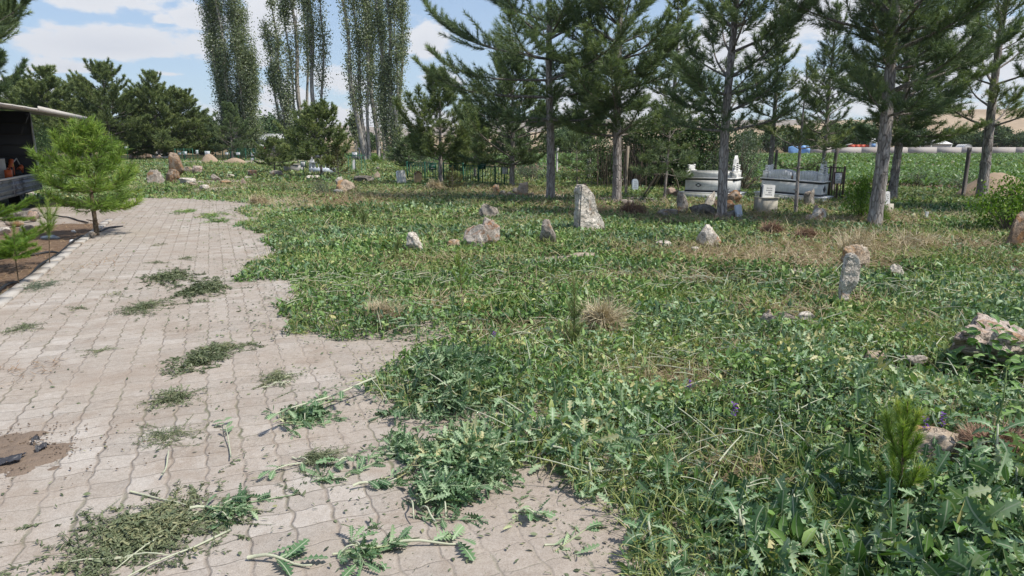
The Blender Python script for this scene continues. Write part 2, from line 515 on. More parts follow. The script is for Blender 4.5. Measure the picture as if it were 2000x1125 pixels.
def build_world():
    k = Nodes.__new__(Nodes)
    k.t = world.node_tree
    k.t.nodes.clear()
    k.out = k.t.nodes.new('ShaderNodeOutputWorld')
    sky = k.n('TexSky', dict(sky_type='NISHITA', sun_disc=False, sun_elevation=SUN_EL, sun_rotation=SUN_AZ, altitude=1000, air_density=1.0, dust_density=1.6, ozone_density=1.0))
    d = k.n('TexCoord').outputs['Generated']
    sp = k.n('SeparateXYZ', Vector=d)
    x, y, z = sp.outputs
    az = k.math('ARCTAN2', x, y)
    el = k.math('ARCSINE', z)
    # noise in (azimuth, elevation), flattened sideways like real low cloud
    v = k.n('CombineXYZ', X=az, Y=k.math('MULTIPLY', el, 2.0), Z=0.0).outputs[0]
    n_big = k.noise(v, 6.0, 8, .58, .3)
    n_fine = k.noise(v, 22.0, 7, .62, .2)
    tot = None
    for (px, py, rx, ry, st) in CLOUDS:
        dd = ray(px, py).normalized()
        a0, e0 = math.atan2(dd.x, dd.y), math.asin(dd.z)
        ra, re_ = rx / F_PX, ry / F_PX
        u = k.math('DIVIDE', k.math('SUBTRACT', az, a0), ra)
        w = k.math('DIVIDE', k.math('SUBTRACT', el, e0), re_)
        wneg = k.math('MULTIPLY', k.math('MINIMUM', w, 0.0), 1.7)
        w = k.math('ADD', k.math('MAXIMUM', w, 0.0), wneg)
        r2 = k.math('SQRT', k.math('ADD', k.math('MULTIPLY', u, u), k.math('MULTIPLY', w, w)))
        m = k.math('MULTIPLY', k.math('SUBTRACT', 1.15, r2), st)
        tot = m if tot is None else k.math('MAXIMUM', tot, m)
    tot = k.math('MAXIMUM', tot, -1.0)
    # elsewhere scattered cumulus, away from the part of the sky the camera faces
    free = k.math('SUBTRACT', k.math('MULTIPLY', n_big, 3.2), 1.55)
    away = k.math('SMOOTH_MIN', k.math('MULTIPLY', k.math('ABSOLUTE', az), 1.0), 5.0, .1)
    gate = k.n('MapRange', Value=away, i1=.75, i2=1.1, i3=-1.0, i4=0.0).outputs[0]
    tot = k.math('MAXIMUM', tot, k.math('ADD', free, gate))
    shape = k.math('ADD', tot, k.math('MULTIPLY', k.math('SUBTRACT', k.math('ADD', k.math('MULTIPLY', n_big, .45), k.math('MULTIPLY', n_fine, .55)), .5), 3.3))
    mask = k.n('MapRange', dict(interpolation_type='SMOOTHSTEP'), Value=shape, i1=.16, i2=.55, i3=0.0, i4=.95).outputs[0]
    # thickness shading of the cloud itself
    dens = k.n('MapRange', Value=shape, i1=.3, i2=1.5, i3=0.0, i4=1.0).outputs[0]
    sh = k.math('MULTIPLY', dens, k.n('MapRange', Value=n_fine, i1=.35, i2=.7, i3=1.0, i4=.2).outputs[0])
    ccol = k.mix(sh, (6.6, 6.6, 6.75, 1), (5.0, 5.15, 5.6, 1))
    # milky air low over the horizon
    lift = k.n('MapRange', Value=el, i1=0.0, i2=.36, i3=.50, i4=.04).outputs[0]
    base = k.mix(lift, sky.outputs[0], (5.0, 5.9, 6.9, 1))
    base = k.mix(1.0, base, (.90, .98, 1.06, 1), 'MULTIPLY')
    fin = k.mix(mask, base, ccol)
    bg = k.n('Background', Color=fin, Strength=.095)
    k.t.links.new(bg.outputs[0], k.out.inputs[0])


CLOUDS = [(175, -10, 125, 55, 1.0), (235, 95, 165, 42, 1.15), (135, 133, 70, 18, .9), (335, 145, 40, 10, .8), (320, 40, 22, 12, .6), (375, 35, 38, 30, .8),
          (520, 40, 75, 65, 1.0), (505, 110, 30, 40, .9), (545, 190, 70, 40, .75), (835, 90, 60, 52, 1.0), (860, 160, 70, 40, .5), (650, 160, 60, 45, .65),
          (700, 235, 330, 38, .75), (1590, 35, 90, 60, 1.1), (1400, 110, 160, 80, .85), (1250, 215, 260, 60, .8), (1900, 120, 160, 90, .8), (20, 60, 40, 30, .4), (40, 190, 80, 40, .6), (1700, 190, 250, 60, .7)]
build_world()

sd = Vector((math.sin(SUN_AZ) * math.cos(SUN_EL), math.cos(SUN_AZ) * math.cos(SUN_EL), math.sin(SUN_EL)))
sun = bpy.data.lights.new('sun', 'SUN')
sun.energy = 3.5
sun.angle = R(1.5)
sun.color = (1.0, .94, .84)
so = bpy.data.objects.new('sun', sun)
COL.objects.link(so)
so.rotation_euler = sd.to_track_quat('Z', 'Y').to_euler()
so.location = sd * 60

cam = bpy.data.cameras.new('camera')
cam.sensor_width = 36
cam.lens = F_PX / 2000 * 36
cam.clip_start = .05
cam.clip_end = 20000
co = bpy.data.objects.new('camera', cam)
COL.objects.link(co)
co.location = (0, 0, CAM_H)
co.rotation_euler = (PI / 2 - TH, 0, 0)
scene.camera = co
scene.view_settings.view_transform = 'Standard'
scene.view_settings.look = 'None'
scene.view_settings.gamma = 1
scene.view_settings.exposure = 0.6
try:
    scene.cycles.max_bounces = 6
    scene.cycles.diffuse_bounces = 3
    scene.cycles.transmission_bounces = 3
    scene.cycles.transparent_max_bounces = 4
    scene.cycles.caustics_reflective = False
    scene.cycles.caustics_refractive = False
except Exception:
    pass

# ------------------------------------------------------------------ the ground
K0 = np.array([-5.05, 6.83])
PD = np.array([-.385, .923])           # path direction
PN = np.array([.923, .385])            # to the right of the path


def path_s(x, y): return (np.asarray(x) - K0[0]) * PN[0] + (np.asarray(y) - K0[1]) * PN[1]
def path_t(x, y): return (np.asarray(x) - K0[0]) * PD[0] + (np.asarray(y) - K0[1]) * PD[1]
def smooth(a, b, x): 
    t = np.clip((np.asarray(x, float) - a) / (b - a), 0, 1)
    return t * t * (3 - 2 * t)


PATH_W, PATH_END = 3.85, 15.4


def gz(x, y):
    x, y = np.asarray(x, float), np.asarray(y, float)
    s = path_s(x, y)
    off = np.maximum(smooth(.1, 1.2, s - PATH_W), smooth(.05, .8, -s - .15))
    off = np.maximum(off, smooth(15.6, 17.5, path_t(x, y)))
    fade = 1 - smooth(60, 110, np.hypot(x, y))
    h = (fnoise(x, y, 2.6, 3) - .5) * .13 + (fnoise(x, y, .8, 5) - .5) * .05
    rise = .28 * smooth(28, 60, y) * (1 - smooth(-18, -5, x))
    return off * fade * h + rise * fade


def gz1(x, y): return float(gz(np.array([x]), np.array([y]))[0])


# outline of the weeds that overgrow the path (photo pixels read back to ground points)
WEED_PX = [(-260, 386), (90, 389), (255, 386), (300, 388), (380, 390), (440, 395), (500, 400), (462, 412), (505, 432), (455, 440), (520, 462), (530, 488), (500, 520), (455, 548), (570, 556), (585, 585), (545, 600), (590, 622),
           (560, 655), (640, 662), (760, 668), (800, 690), (770, 715), (735, 735), (715, 775), (790, 800), (900, 800), (985, 815), (1005, 832), (930, 838),
           (900, 850), (960, 885), (1000, 920), (1080, 925), (1105, 970), (1165, 1030), (1200, 1090), (1225, 1150)]
WEED_EDGE = [tuple(G(*p)[:2]) for p in WEED_PX]
WEED_POLY = WEED_EDGE + [(.6, 1.5), (6, 1.5), (60, 60), (-60, 76), (-40, 30)]
FENCE = [(20.5, 21.5), (16.8, 23.6), (14.0, 25.6), (11.3, 27.6), (7.5, 32.0), (4.0, 38.0), (2.3, 42.5), (-4, 52), (-8, 59), (-10.3, 63.5), (-13.0, 67.5), (-20, 74)]
FIELD_POLY = [(60, 5), (24, 20.0)] + [(x + .8, y + .9) for x, y in FENCE] + [(-26, 108), (150, 108), (150, 5)]
DRY = [(3.9, 10.4, 2.6, 1.5, 1.0), (6.3, 11.8, 2.8, 1.6, .9), (7.8, 9.8, 2.5, 1.0, .5), (-.9, 6.9, .8, .5, .8), (-5.0, 20.5, 2.2, 3.0, .8), (1.7, 8.7, 1.2, .5, .6), (4.0, 18.0, 6.0, 3.0, .6),
       (-1.5, 24, 5, 3, .5), (.2, 5.9, .9, .4, .6), (1.0, 15.5, 3, 1.0, .35), (2.4, 4.1, .6, .4, .5), (1.0, 4.7, .55, .35, .8), (2.6, 6.8, .7, .5, .7), (.4, 7.9, .9, .5, .6), (3.4, 7.4, .7, .4, .6), (-1.2, 9.6, 1.2, .6, .5), (1.05, 3.2, .3, .25, .7), (1.9, 5.4, .5, .3, .6), (3.6, 6.2, .6, .4, .6), (-8.5, 27, 4, 2.5, .3), (6.5, 15.4, 4.5, 1.6, .7)]
CLEAR = [(2.15, 3.42, .62, .34), (1.9, 3.25, .3, .25), (2.95, 4.75, .6, .35), (3.3, 4.6, .6, .4)]
BARE = [(.6, 9.9, .55, .3, 1.0), (.4, 22.6, 2.0, 1.3, 1.0), (3.2, 21, 2.5, 1.3, .7), (-8.6, 22.5, 1.0, .5, .9), (-13, 31, 1.8, 3, .8), (-10.5, 26, 1.2, 1.6, .8), (6.4, 9.0, 1.3, .5, .6), (7.9, 8.6, 1.4, .8, .8), (3.7, 9.0, .9, .4, .7), (-20, 58, 9, 6, .8)]


def blobs(x, y, L):
    o = np.zeros(np.shape(x))
    for cx, cy, rx, ry, a in L:
        d = np.sqrt(((x - cx) / rx) ** 2 + ((y - cy) / ry) ** 2)
        o = np.maximum(o, a * (1 - smooth(.45, 1.15, d)))
    return o


def in_weeds(x, y, edge=.0):
    j = (fnoise(x, y, .45, 21) - .5) * .35 + (fnoise(x, y, .12, 22) - .5) * .12
    return in_poly(x + j * .9, y + j, WEED_POLY)


def build_ground():
    def axis(lo, hi, fine, far, grow=1.16):
        a = [lo]
        while a[-1] < hi: a.append(a[-1] + fine)
        st = fine
        while a[-1] < far:
            st *= grow
            a.append(a[-1] + st)
        st = fine
        while a[0] > -far:
            st *= grow
            a.insert(0, a[0] - st)
        return np.array(a)
    xs = axis(-14, 15, .2, 9000)
    ys = axis(1.0, 27, .2, 9000)
    X, Y = np.meshgrid(xs, ys)
    Z = gz(X, Y)
    nx, ny = len(xs), len(ys)
    V = np.stack([X, Y, Z], -1).reshape(-1, 3)
    i = np.arange(ny - 1)[:, None] * nx + np.arange(nx - 1)[None, :]
    Fq = np.stack([i, i + 1, i + 1 + nx, i + nx], -1).reshape(-1, 4)
    A = Acc()
    A.add(V, Fq)
    k = Nodes('ground_soil')
    p = k.geo()
    z = k.n('Attribute', dict(attribute_name='zone')).outputs['Color']
    zr, zg, zb = k.n('SeparateColor', Color=z).outputs
    n1, n2, n3 = k.noise(p, 1.2, 6, .65), k.noise(p, 9, 6, .7), k.noise(p, 45, 4, .7)
    n4 = k.noise(p, 150, 3, .7)
    green = k.ramp(n2, [(.3, (.025, .03, .014)), (.55, (.06, .065, .03)), (.75, (.11, .10, .06))])
    soil = k.ramp(k.math('ADD', k.math('MULTIPLY', n2, .5), k.math('MULTIPLY', n3, .5)), [(.33, (.10, .065, .042)), (.5, (.21, .145, .10)), (.66, (.34, .26, .20))])
    dust = k.ramp(k.math('ADD', k.math('MULTIPLY', n1, .5), k.math('MULTIPLY', n3, .5)), [(.33, (.30, .25, .21)), (.5, (.42, .365, .315)), (.68, (.52, .46, .41))])
    straw = k.ramp(k.math('ADD', k.math('MULTIPLY', n2, .5), k.math('MULTIPLY', n3, .5)), [(.3, (.10, .075, .04)), (.5, (.22, .17, .10)), (.7, (.36, .29, .18))])
    jit = k.math('MULTIPLY', k.math('SUBTRACT', k.math('ADD', n2, k.math('MULTIPLY', n3, .6)), .8), .9)
    def gate(w): return k.n('MapRange', dict(interpolation_type='SMOOTHSTEP'), Value=k.math('ADD', w, k.math('MULTIPLY', jit, k.n('MapRange', Value=w, i1=0.0, i2=.25, i3=0.0, i4=1.0).outputs[0])), i1=.3, i2=.6).outputs[0]
    c = k.mix(gate(zb), green, straw)
    c = k.mix(gate(zr), c, soil)
    c = k.mix(gate(zg), c, dust)
    c = k.mix(.5, c, k.ramp(n4, [(.35, (.45, .45, .45)), (.65, (1, 1, 1))]), 'MULTIPLY')
    h = k.math('ADD', k.math('MULTIPLY', n2, .5), k.math('ADD', k.math('MULTIPLY', n3, .35), k.math('MULTIPLY', n4, .15)))
    m = k.finish(c, .97, k.bump(h, .9, .05), .05)
    o = A.build('ground', m, None, smooth=True)
    x, y = X.ravel(), Y.ravel()
    s, t = path_s(x, y), path_t(x, y)
    r = np.zeros(len(x)); g = np.zeros(len(x)); b = np.zeros(len(x))
    left = (s < .1) & (y < 26)
    r[left & (t < 8.6)] = 1
    g[left & (t >= 8.6) & (t < 13.5) & (x > -30)] = 1
    g[(s > -.3) & (s < 4.5) & (t > 11.0) & (t < 16.2)] = 1
    r = np.maximum(r, blobs(x, y, BARE) * .0)
    g = np.maximum(g, blobs(x, y, BARE))
    b = np.maximum(b, blobs(x, y, DRY))
    fld = in_poly(x, y, FIELD_POLY)
    r[fld & (y < 110)] = .75
    b[fld] = 0
    b[(y > 110) | (np.abs(x) > 130) | (y < -3)] = .9
    far = np.hypot(x, y) > 150
    g[far] = .0; b[far] = 1
    colr = np.stack([r, g, b, np.ones_like(r)], -1).astype(np.float32)
    at_ = o.data.attributes.new('zone', 'FLOAT_COLOR', 'POINT')
    at_.data.foreach_set('color', colr.ravel())
    tag(o, kind='structure')


build_ground()


def build_path():
    # local x runs across the path, local y along it
    A = Acc()
    xs = np.linspace(0, PATH_W, 24)
    ys = np.arange(-7.0, PATH_END + .01, .2)
    X, Y = np.meshgrid(xs, ys)
    wx = K0[0] + X * PN[0] + Y * PD[0]
    wy = K0[1] + X * PN[1] + Y * PD[1]
    Z = .012 + (fnoise(wx, wy, 1.5, 31) - .5) * .012
    end = Y > PATH_END - .1
    Y = Y + end * (fnoise(wx, wy, .7, 8) - .5) * 1.2
    nx = len(xs)
    i = np.arange(len(ys) - 1)[:, None] * nx + np.arange(nx - 1)[None, :]
    A.add(np.stack([X, Y, Z], -1).reshape(-1, 3), np.stack([i, i + 1, i + 1 + nx, i + nx], -1).reshape(-1, 4))
    k = Nodes('interlocking_paving')
    p = k.obj()
    x, y, _ = k.n('SeparateXYZ', Vector=p).outputs
    wob = k.n('TexNoise', Vector=p, Scale=5.0, Detail=5).outputs['Color']
    wr, wg, _ = k.n('SeparateColor', Color=wob).outputs
    bw, bl = .172, .158
    xw = k.math('ADD', x, k.math('MULTIPLY', k.math('SUBTRACT', wr, .5), .055))
    yw = k.math('ADD', y, k.math('MULTIPLY', k.math('SUBTRACT', wg, .5), .05))
    xw = k.math('ADD', xw, k.math('MULTIPLY', k.math('SINE', k.math('MULTIPLY', y, 2 * PI / bl)), .006))
    cx = k.math('DIVIDE', xw, bw)
    ci = k.math('FLOOR', cx)
    par = k.math('SUBTRACT', k.math('MULTIPLY', k.math('MODULO', k.math('ABSOLUTE', ci), 2.0), 2.0), 1.0)
    yw = k.math('ADD', yw, k.math('MULTIPLY', k.math('MULTIPLY', k.math('SINE', k.math('MULTIPLY', cx, 2 * PI)), par), .007))
    cy = k.math('DIVIDE', yw, bl)
    cj = k.math('FLOOR', cy)
    fx = k.math('ABSOLUTE', k.math('SUBTRACT', k.math('FRACT', cx), .5))
    fy = k.math('ABSOLUTE', k.math('SUBTRACT', k.math('FRACT', cy), .5))
    n1, n2, n3, n4 = k.noise(p, .9, 6, .6), k.noise(p, 6, 6, .7), k.noise(p, 40, 5, .75), k.noise(p, 170, 3, .7)
    wid = k.math('MULTIPLY', k.math('SUBTRACT', n2, .5), .16)
    jx = k.n('MapRange', dict(interpolation_type='SMOOTHSTEP'), Value=k.math('ADD', fx, wid), i1=.43, i2=.505).outputs[0]
    jy = k.n('MapRange', dict(interpolation_type='SMOOTHSTEP'), Value=k.math('ADD', fy, k.math('MULTIPLY', wid, .6)), i1=.462, i2=.508).outputs[0]
    j = k.math('MAXIMUM', jx, k.math('MULTIPLY', jy, .9))
    rnd = k.n('TexWhiteNoise', dict(noise_dimensions='2D'), Vector=k.n('CombineXYZ', X=ci, Y=cj, Z=0.0).outputs[0]).outputs['Value']
    blk = k.ramp(k.math('ADD', k.math('MULTIPLY', n3, .7), k.math('MULTIPLY', rnd, .3)), [(.3, (.30, .27, .24)), (.5, (.43, .395, .355)), (.72, (.55, .515, .475))])
    joint = k.ramp(n3, [(.3, (.085, .068, .052)), (.6, (.19, .15, .12)), (.8, (.30, .24, .19))])
    dust = k.ramp(k.math('ADD', k.math('MULTIPLY', n2, .5), k.math('MULTIPLY', n3, .5)), [(.3, (.225, .18, .14)), (.5, (.36, .305, .255)), (.7, (.50, .45, .395))])
    dm = k.ramp(k.math('ADD', k.math('MULTIPLY', n1, .6), k.math('MULTIPLY', n2, .4)), [(.42, (.10, .10, .10)), (.50, (.5, .5, .5)), (.60, (.9, .9, .9))])
    c = k.mix(k.math('MULTIPLY', j, .72), blk, joint)
    dm = k.math('MAXIMUM', dm, k.math('MULTIPLY', k.n('MapRange', dict(interpolation_type='SMOOTHSTEP'), Value=k.math('ADD', k.math('ADD', x, k.math('MULTIPLY', y, -.12)), k.math('MULTIPLY', k.math('SUBTRACT', n2, .5), 2.2)), i1=2.6, i2=4.0).outputs[0], .92))
    c = k.mix(dm, c, dust)
    c = k.mix(k.math('MULTIPLY', j, k.ramp(k.noise(p, 1.7, 5, .7), [(.50, (0, 0, 0)), (.62, (.75, .75, .75))])), c, (.095, .12, .055))
    n5 = k.noise(p, 2.3, 7, .7, .4)
    c = k.mix(k.ramp(n5, [(.50, (0, 0, 0)), (.68, (.62, .62, .62))]), c, (.26, .195, .145))
    c = k.mix(k.ramp(k.noise(p, 1.1, 3), [(.35, (0, 0, 0)), (.6, (.35, .35, .35))]), c, (.38, .34, .30))
    c = k.mix(.45, c, k.ramp(n4, [(.34, (.45, .42, .4)), (.55, (1, 1, 1))]), 'MULTIPLY')
    h = k.math('SUBTRACT', k.math('ADD', k.math('MULTIPLY', n3, .25), k.math('MULTIPLY', n4, .12)), k.math('MULTIPLY', j, k.math('SUBTRACT', 1.0, k.math('MULTIPLY', dm, .8))))
    m = k.finish(c, .93, k.bump(h, .7, .012), .12)
    o = A.build('path', m, None, (K0[0], K0[1], 0), smooth=True)
    o.rotation_euler = (0, 0, math.atan2(PN[1], PN[0]))
    tag(o, kind='structure')
    # edging stones along the left side
    B = Acc()
    rng = np.random.default_rng(4)
    for i, t in enumerate(np.arange(-7, 8.6, .5)):
        rz = Matrix.Rotation(math.atan2(PN[1], PN[0]) + rng.normal(0, .012), 3, 'Z')
        c = K0 + PD * (t + .25) + PN * (-.065 + rng.normal(0, .006))
        B.box((c[0], c[1], .005 + rng.normal(0, .004)), (.125, .49, .07), rz, rng.uniform())
    kb = B.build('kerb', plain_mat('kerb_concrete', (.50, .47, .43), .9, 5, .3, .6, dirt=(.30, .25, .20)))
    tag(kb, kind='structure')


build_path()
# ------------------------------------------------------------------ ground cover
LOBED = np.array([.09, .10, .34, .13, .62, .18, .92, .24, 1.0, .30, .82, .30, .52, .03])
LOBED_S = np.array([.10, .32, .14, .75, .26, 1.0, .34, .65, .03])
OVATE = np.array([.10, .75, 1.0, .6, .03])
LANCE = np.array([.15, .8, 1.0, .7, .03])
TRI = np.array([.2, 1.0, .05])
BLADE = np.array([.6, 1.0, .7, .05])


def scatter(rng, n_per_m2, y0, y1, cond, pad=1.5, slope=.76):
    """random ground points in a wedge a little wider than the view"""
    out = []
    for a in np.arange(y0, y1, 1.0 if y1 < 20 else 4.0):
        b = min(y1, a + (1.0 if y1 < 20 else 4.0))
        w = slope * b + pad
        n = int(n_per_m2 * (b - a) * 2 * w)
        x, y = rng.uniform(-w, w, n), rng.uniform(a, b, n)
        k = cond(x, y)
        out.append(np.stack([x[k], y[k]], -1))
    return np.concatenate(out)


def weed_height(x, y):
    h = .02 + .16 * (1 - .8 * blobs(x, y, [c + (1.0,) for c in CLEAR])) * np.clip(fnoise(x, y, 1.1, 41) * 1.9 - .55, 0, 1) + .05 * fnoise(x, y, .35, 42)
    return h * (1 - .5 * smooth(5, 9, y))


def build_weeds():
    rng = np.random.default_rng(11)
    W, B = Acc(), Acc()
    S = Acc()
    GR, ST = Acc(), Acc()
    zones = [  # y0, y1, leaves/m2, size range, profile, grass/m2, straw/m2
        (1.7, 3.6, 3200, (.02, .085), LOBED_S, 2300, 1900),
        (3.6, 6.0, 3000, (.02, .075), LOBED_S, 1700, 1700),
        (6.0, 10, 2100, (.025, .085), LANCE, 900, 1000),
        (10, 16, 1050, (.035, .10), TRI, 480, 700),
        (16, 30, 330, (.06, .13), TRI, 240, 330),
        (30, 66, 45, (.10, .20), TRI, 60, 40)]
    for zi, (y0, y1, den, (l0, l1), prof, gden, sden) in enumerate(zones):
        dry_f = lambda x, y: blobs(x, y, DRY) * 1.05 * (fnoise(x, y, .7, 55) * 1.4 + .15)
        def cond(x, y):
            k = in_weeds(x, y) & ~in_poly(x, y, FIELD_POLY)
            cover = fnoise(x, y, .55, 51) * .6 + fnoise(x, y, 2.6, 52) * .6
            bare = blobs(x, y, BARE)
            keep = rng.uniform(0, 1, len(x)) < np.clip((cover - .31) * 3.6 + (.16 if y0 < 4 else .05), .08, 1) * (1 - np.clip(dry_f(x, y), 0, .93)) * (1 - .97 * bare) * (1 - .75 * blobs(x, y, [c + (1.0,) for c in CLEAR])) * np.where(y > 19, .55, 1)
            return k & keep
        P = scatter(rng, den, y0, y1, cond)
        x, y = P[:, 0], P[:, 1]
        N = len(P)
        h = weed_height(x, y)
        edge = in_weeds(x - .16, y - .05)
        h = np.where(edge, h, h * .45)
        z = gz(x, y) + h * rng.uniform(0, 1, N) ** .8 * (1.25 if zi < 3 else 1.0)
        P3 = np.stack([x, y, z], -1)
        L = (l0 + (l1 - l0) * rng.uniform(0, 1, N) ** 1.6) * (.7 + .7 * fnoise(x, y, .8, 61))
        L = np.where((y < 3.4) & (x > .9), L * 1.45, L)
        # blue green lettuce like weeds in the foreground and in drifts
        pb = np.clip((fnoise(x, y, 1.6, 71) - .42) * 5, 0, 1) * .6 + (.16 if zi < 2 else .06)
        pb = np.where((y < 3.5) & (x > .9), np.maximum(pb, .6), pb)
        isb = rng.uniform(0, 1, N) < pb
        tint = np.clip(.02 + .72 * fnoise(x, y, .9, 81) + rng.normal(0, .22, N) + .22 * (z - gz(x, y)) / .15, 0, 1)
        pitch = rng.normal(.2, .75, N)
        curl = rng.normal(.6, .9, N)
        yaw = rng.uniform(0, 2 * PI, N)
        big = np.where(isb & (zi < 2), 1.35, 1.0)
        for acc, m, pr, wf in ((B, isb, (LOBED if zi == 0 else prof), .24), (W, ~isb, (OVATE if zi < 2 else prof), .22)):
            strip_leaves(acc, P3[m], yaw[m], pitch[m], (L * big)[m], (L * big * wf)[m] * (1.35 if zi > 2 else 1), pr, curl[m], rng.uniform(.1, .6, m.sum()), tint[m], rng.normal(0, .85, m.sum()), rib=zi < 3)
        # grass
        Pg = scatter(rng, gden, y0, y1, lambda x, y: in_weeds(x, y) & ~in_poly(x, y, FIELD_POLY) & (rng.uniform(0, 1, len(x)) < np.clip((fnoise(x, y, 1.0, 91) - .30) * 3, .06, 1) * (1 - .97 * blobs(x, y, BARE)) * (1 - .7 * np.clip(dry_f(x, y), 0, 1))))
        x, y = Pg[:, 0], Pg[:, 1]
        n = len(x)
        sc = [1, 1, 1.1, 1.2, 1.6, 3][zi]
        strip_leaves(GR, np.stack([x, y, gz(x, y) + rng.uniform(0, .09, n)], -1), rng.uniform(0, 2 * PI, n), rng.normal(.55, .5, n), rng.uniform(.05, .17, n) * sc ** .6 * np.where(y > 6, .75, 1), rng.uniform(.0014, .0032, n) * sc * (1 if zi < 2 else 1.5), BLADE if zi < 3 else TRI, rng.normal(.7, .5, n),
                     0, np.clip(.15 + .7 * fnoise(x, y, .7, 95) + rng.normal(0, .15, n), 0, 1), rng.uniform(-1, 1, n), rib=False)
        # straw
        Ps = scatter(rng, sden, y0, y1, lambda x, y: in_weeds(x, y) & ~in_poly(x, y, FIELD_POLY) & (rng.uniform(0, 1, len(x)) < np.clip(dry_f(x, y) + .05 + .12 * smooth(4, 7, y) * smooth(.4, .62, fnoise(x, y, .9, 57)), 0, 1) * .8))
        x, y = Ps[:, 0], Ps[:, 1]
        n = len(x)
        strip_leaves(ST, np.stack([x, y, gz(x, y) + rng.uniform(0, .07, n)], -1), rng.uniform(0, 2 * PI, n), rng.normal(.35, .35, n), rng.uniform(.07, .26, n) * sc ** .5, rng.uniform(.0013, .0026, n) * sc * (1 if zi < 2 else 1.6), BLADE if zi < 3 else TRI, rng.normal(.4, .5, n),
                     0, np.clip(.1 + .65 * fnoise(x, y, .8, 96) + rng.normal(0, .2, n), 0, 1), rng.uniform(-1, 1, n), rib=False)
    # cut stalks: upright stubs and pale stems lying across the weeds
    Pst = scatter(rng, 85, 1.9, 8.5, lambda x, y: in_weeds(x, y) & (fnoise(x, y, .8, 99) > .42))
    for (x, y) in Pst:
        z = gz1(x, y)
        if rng.uniform() < .55:
            hh = rng.uniform(.06, .17)
            S.tube([(x, y, z), (x + rng.normal(0, .012), y + rng.normal(0, .012), z + hh)], rng.uniform(.002, .0045), 5, rng.uniform(), 1)
        else:
            a, l, hz = rng.uniform(0, 2 * PI), rng.uniform(.08, .32), rng.uniform(.05, .14)
            e = rng.normal(0, .2)
            pts = [(x + math.cos(a) * l * s, y + math.sin(a) * l * s, z + hz + e * l * s + .008 * math.sin(s * 3)) for s in np.linspace(0, 1, 5)]
            S.tube(pts, np.linspace(.0038, .002, 5) * rng.uniform(.5, 1.25), 5, rng.uniform(), 0)
    W.build('weeds', MAT['weed'])['kind'] = 'stuff'
    B.build('lobed_weeds', MAT['blue'])['kind'] = 'stuff'
    GR.build('grass', MAT['grass'])['kind'] = 'stuff'
    ST.build('dry_grass', MAT['straw'])['kind'] = 'stuff'
    S.build('cut_stalks', [MAT['stem'], MAT['green_stem']])['kind'] = 'stuff'

    # chopped bits and needles strewn over paving and soil
    LT, NL = Acc(), Acc()
    def dens(x, y):
        d = .05 + .9 * smooth(.55, .8, fnoise(x, y, .9, 111)) * .5
        near = in_weeds(x + .35, y + .1).astype(float) * .8 + in_weeds(x + 1.1, y + .2) * .25
        return np.clip(d + near, 0, 1)
    for y0, y1, den, l in ((1.7, 5, 900, (.006, .035)), (5, 10, 420, (.01, .045)), (10, 22, 110, (.02, .07))):
        P = scatter(rng, den, y0, y1, lambda x, y: (path_s(x, y) > 0) & ~in_weeds(x, y) & (path_t(x, y) < 15.5) & (rng.uniform(0, 1, len(x)) < dens(x, y)))
        n = len(P)
        z = gz(P[:, 0], P[:, 1]) + .016 + rng.uniform(0, .008, n)
        L = l[0] + (l[1] - l[0]) * rng.uniform(0, 1, n) ** 2.5
        strip_leaves(LT, np.stack([P[:, 0], P[:, 1], z], -1), rng.uniform(0, 2 * PI, n), rng.normal(.1, .15, n), L, L * rng.uniform(.08, .3, n), LANCE if y1 < 12 else TRI, rng.normal(.2, .4, n), .2, rng.uniform(0, 1, n), rng.normal(0, .3, n), rib=y1 < 12)
    # dry needles on the soil left of the path and beside the kerb
    for y0, y1, den in ((3, 9, 520), (9, 19, 200)):
        P = scatter(rng, den, y0, y1, lambda x, y: (((path_s(x, y) < .9) & (path_t(x, y) < 9)) | ((path_s(x, y) < 2.2) & (abs(path_t(x, y) - 6.6) < .9))) & (rng.uniform(0, 1, len(x)) < np.where(path_s(x, y) < -.1, .25 + .75 * smooth(.4, .6, fnoise(x, y, 1.2, 121)), .85 * smooth(.52, .68, fnoise(x, y, .8, 122)))), pad=3)
        n = len(P)
        strip_leaves(NL, np.stack([P[:, 0], P[:, 1], gz(P[:, 0], P[:, 1]) + .018 + rng.uniform(0, .012, n)], -1), rng.uniform(0, 2 * PI, n), rng.normal(.1, .12, n), rng.uniform(.05, .13, n), .0022 if y1 < 10 else .004, BLADE, rng.normal(.1, .3, n), 0, rng.uniform(0, 1, n), 0, rib=False)
    LT.build('leaf_litter', MAT['wilt'])['kind'] = 'stuff'
    NL.build('fallen_needles', leaf_mat('fallen_needle', [(0, (.14, .075, .04)), (.5, (.27, .16, .085)), (1, (.42, .30, .17))], rough=.8, trans=.1))['kind'] = 'stuff'


build_weeds()


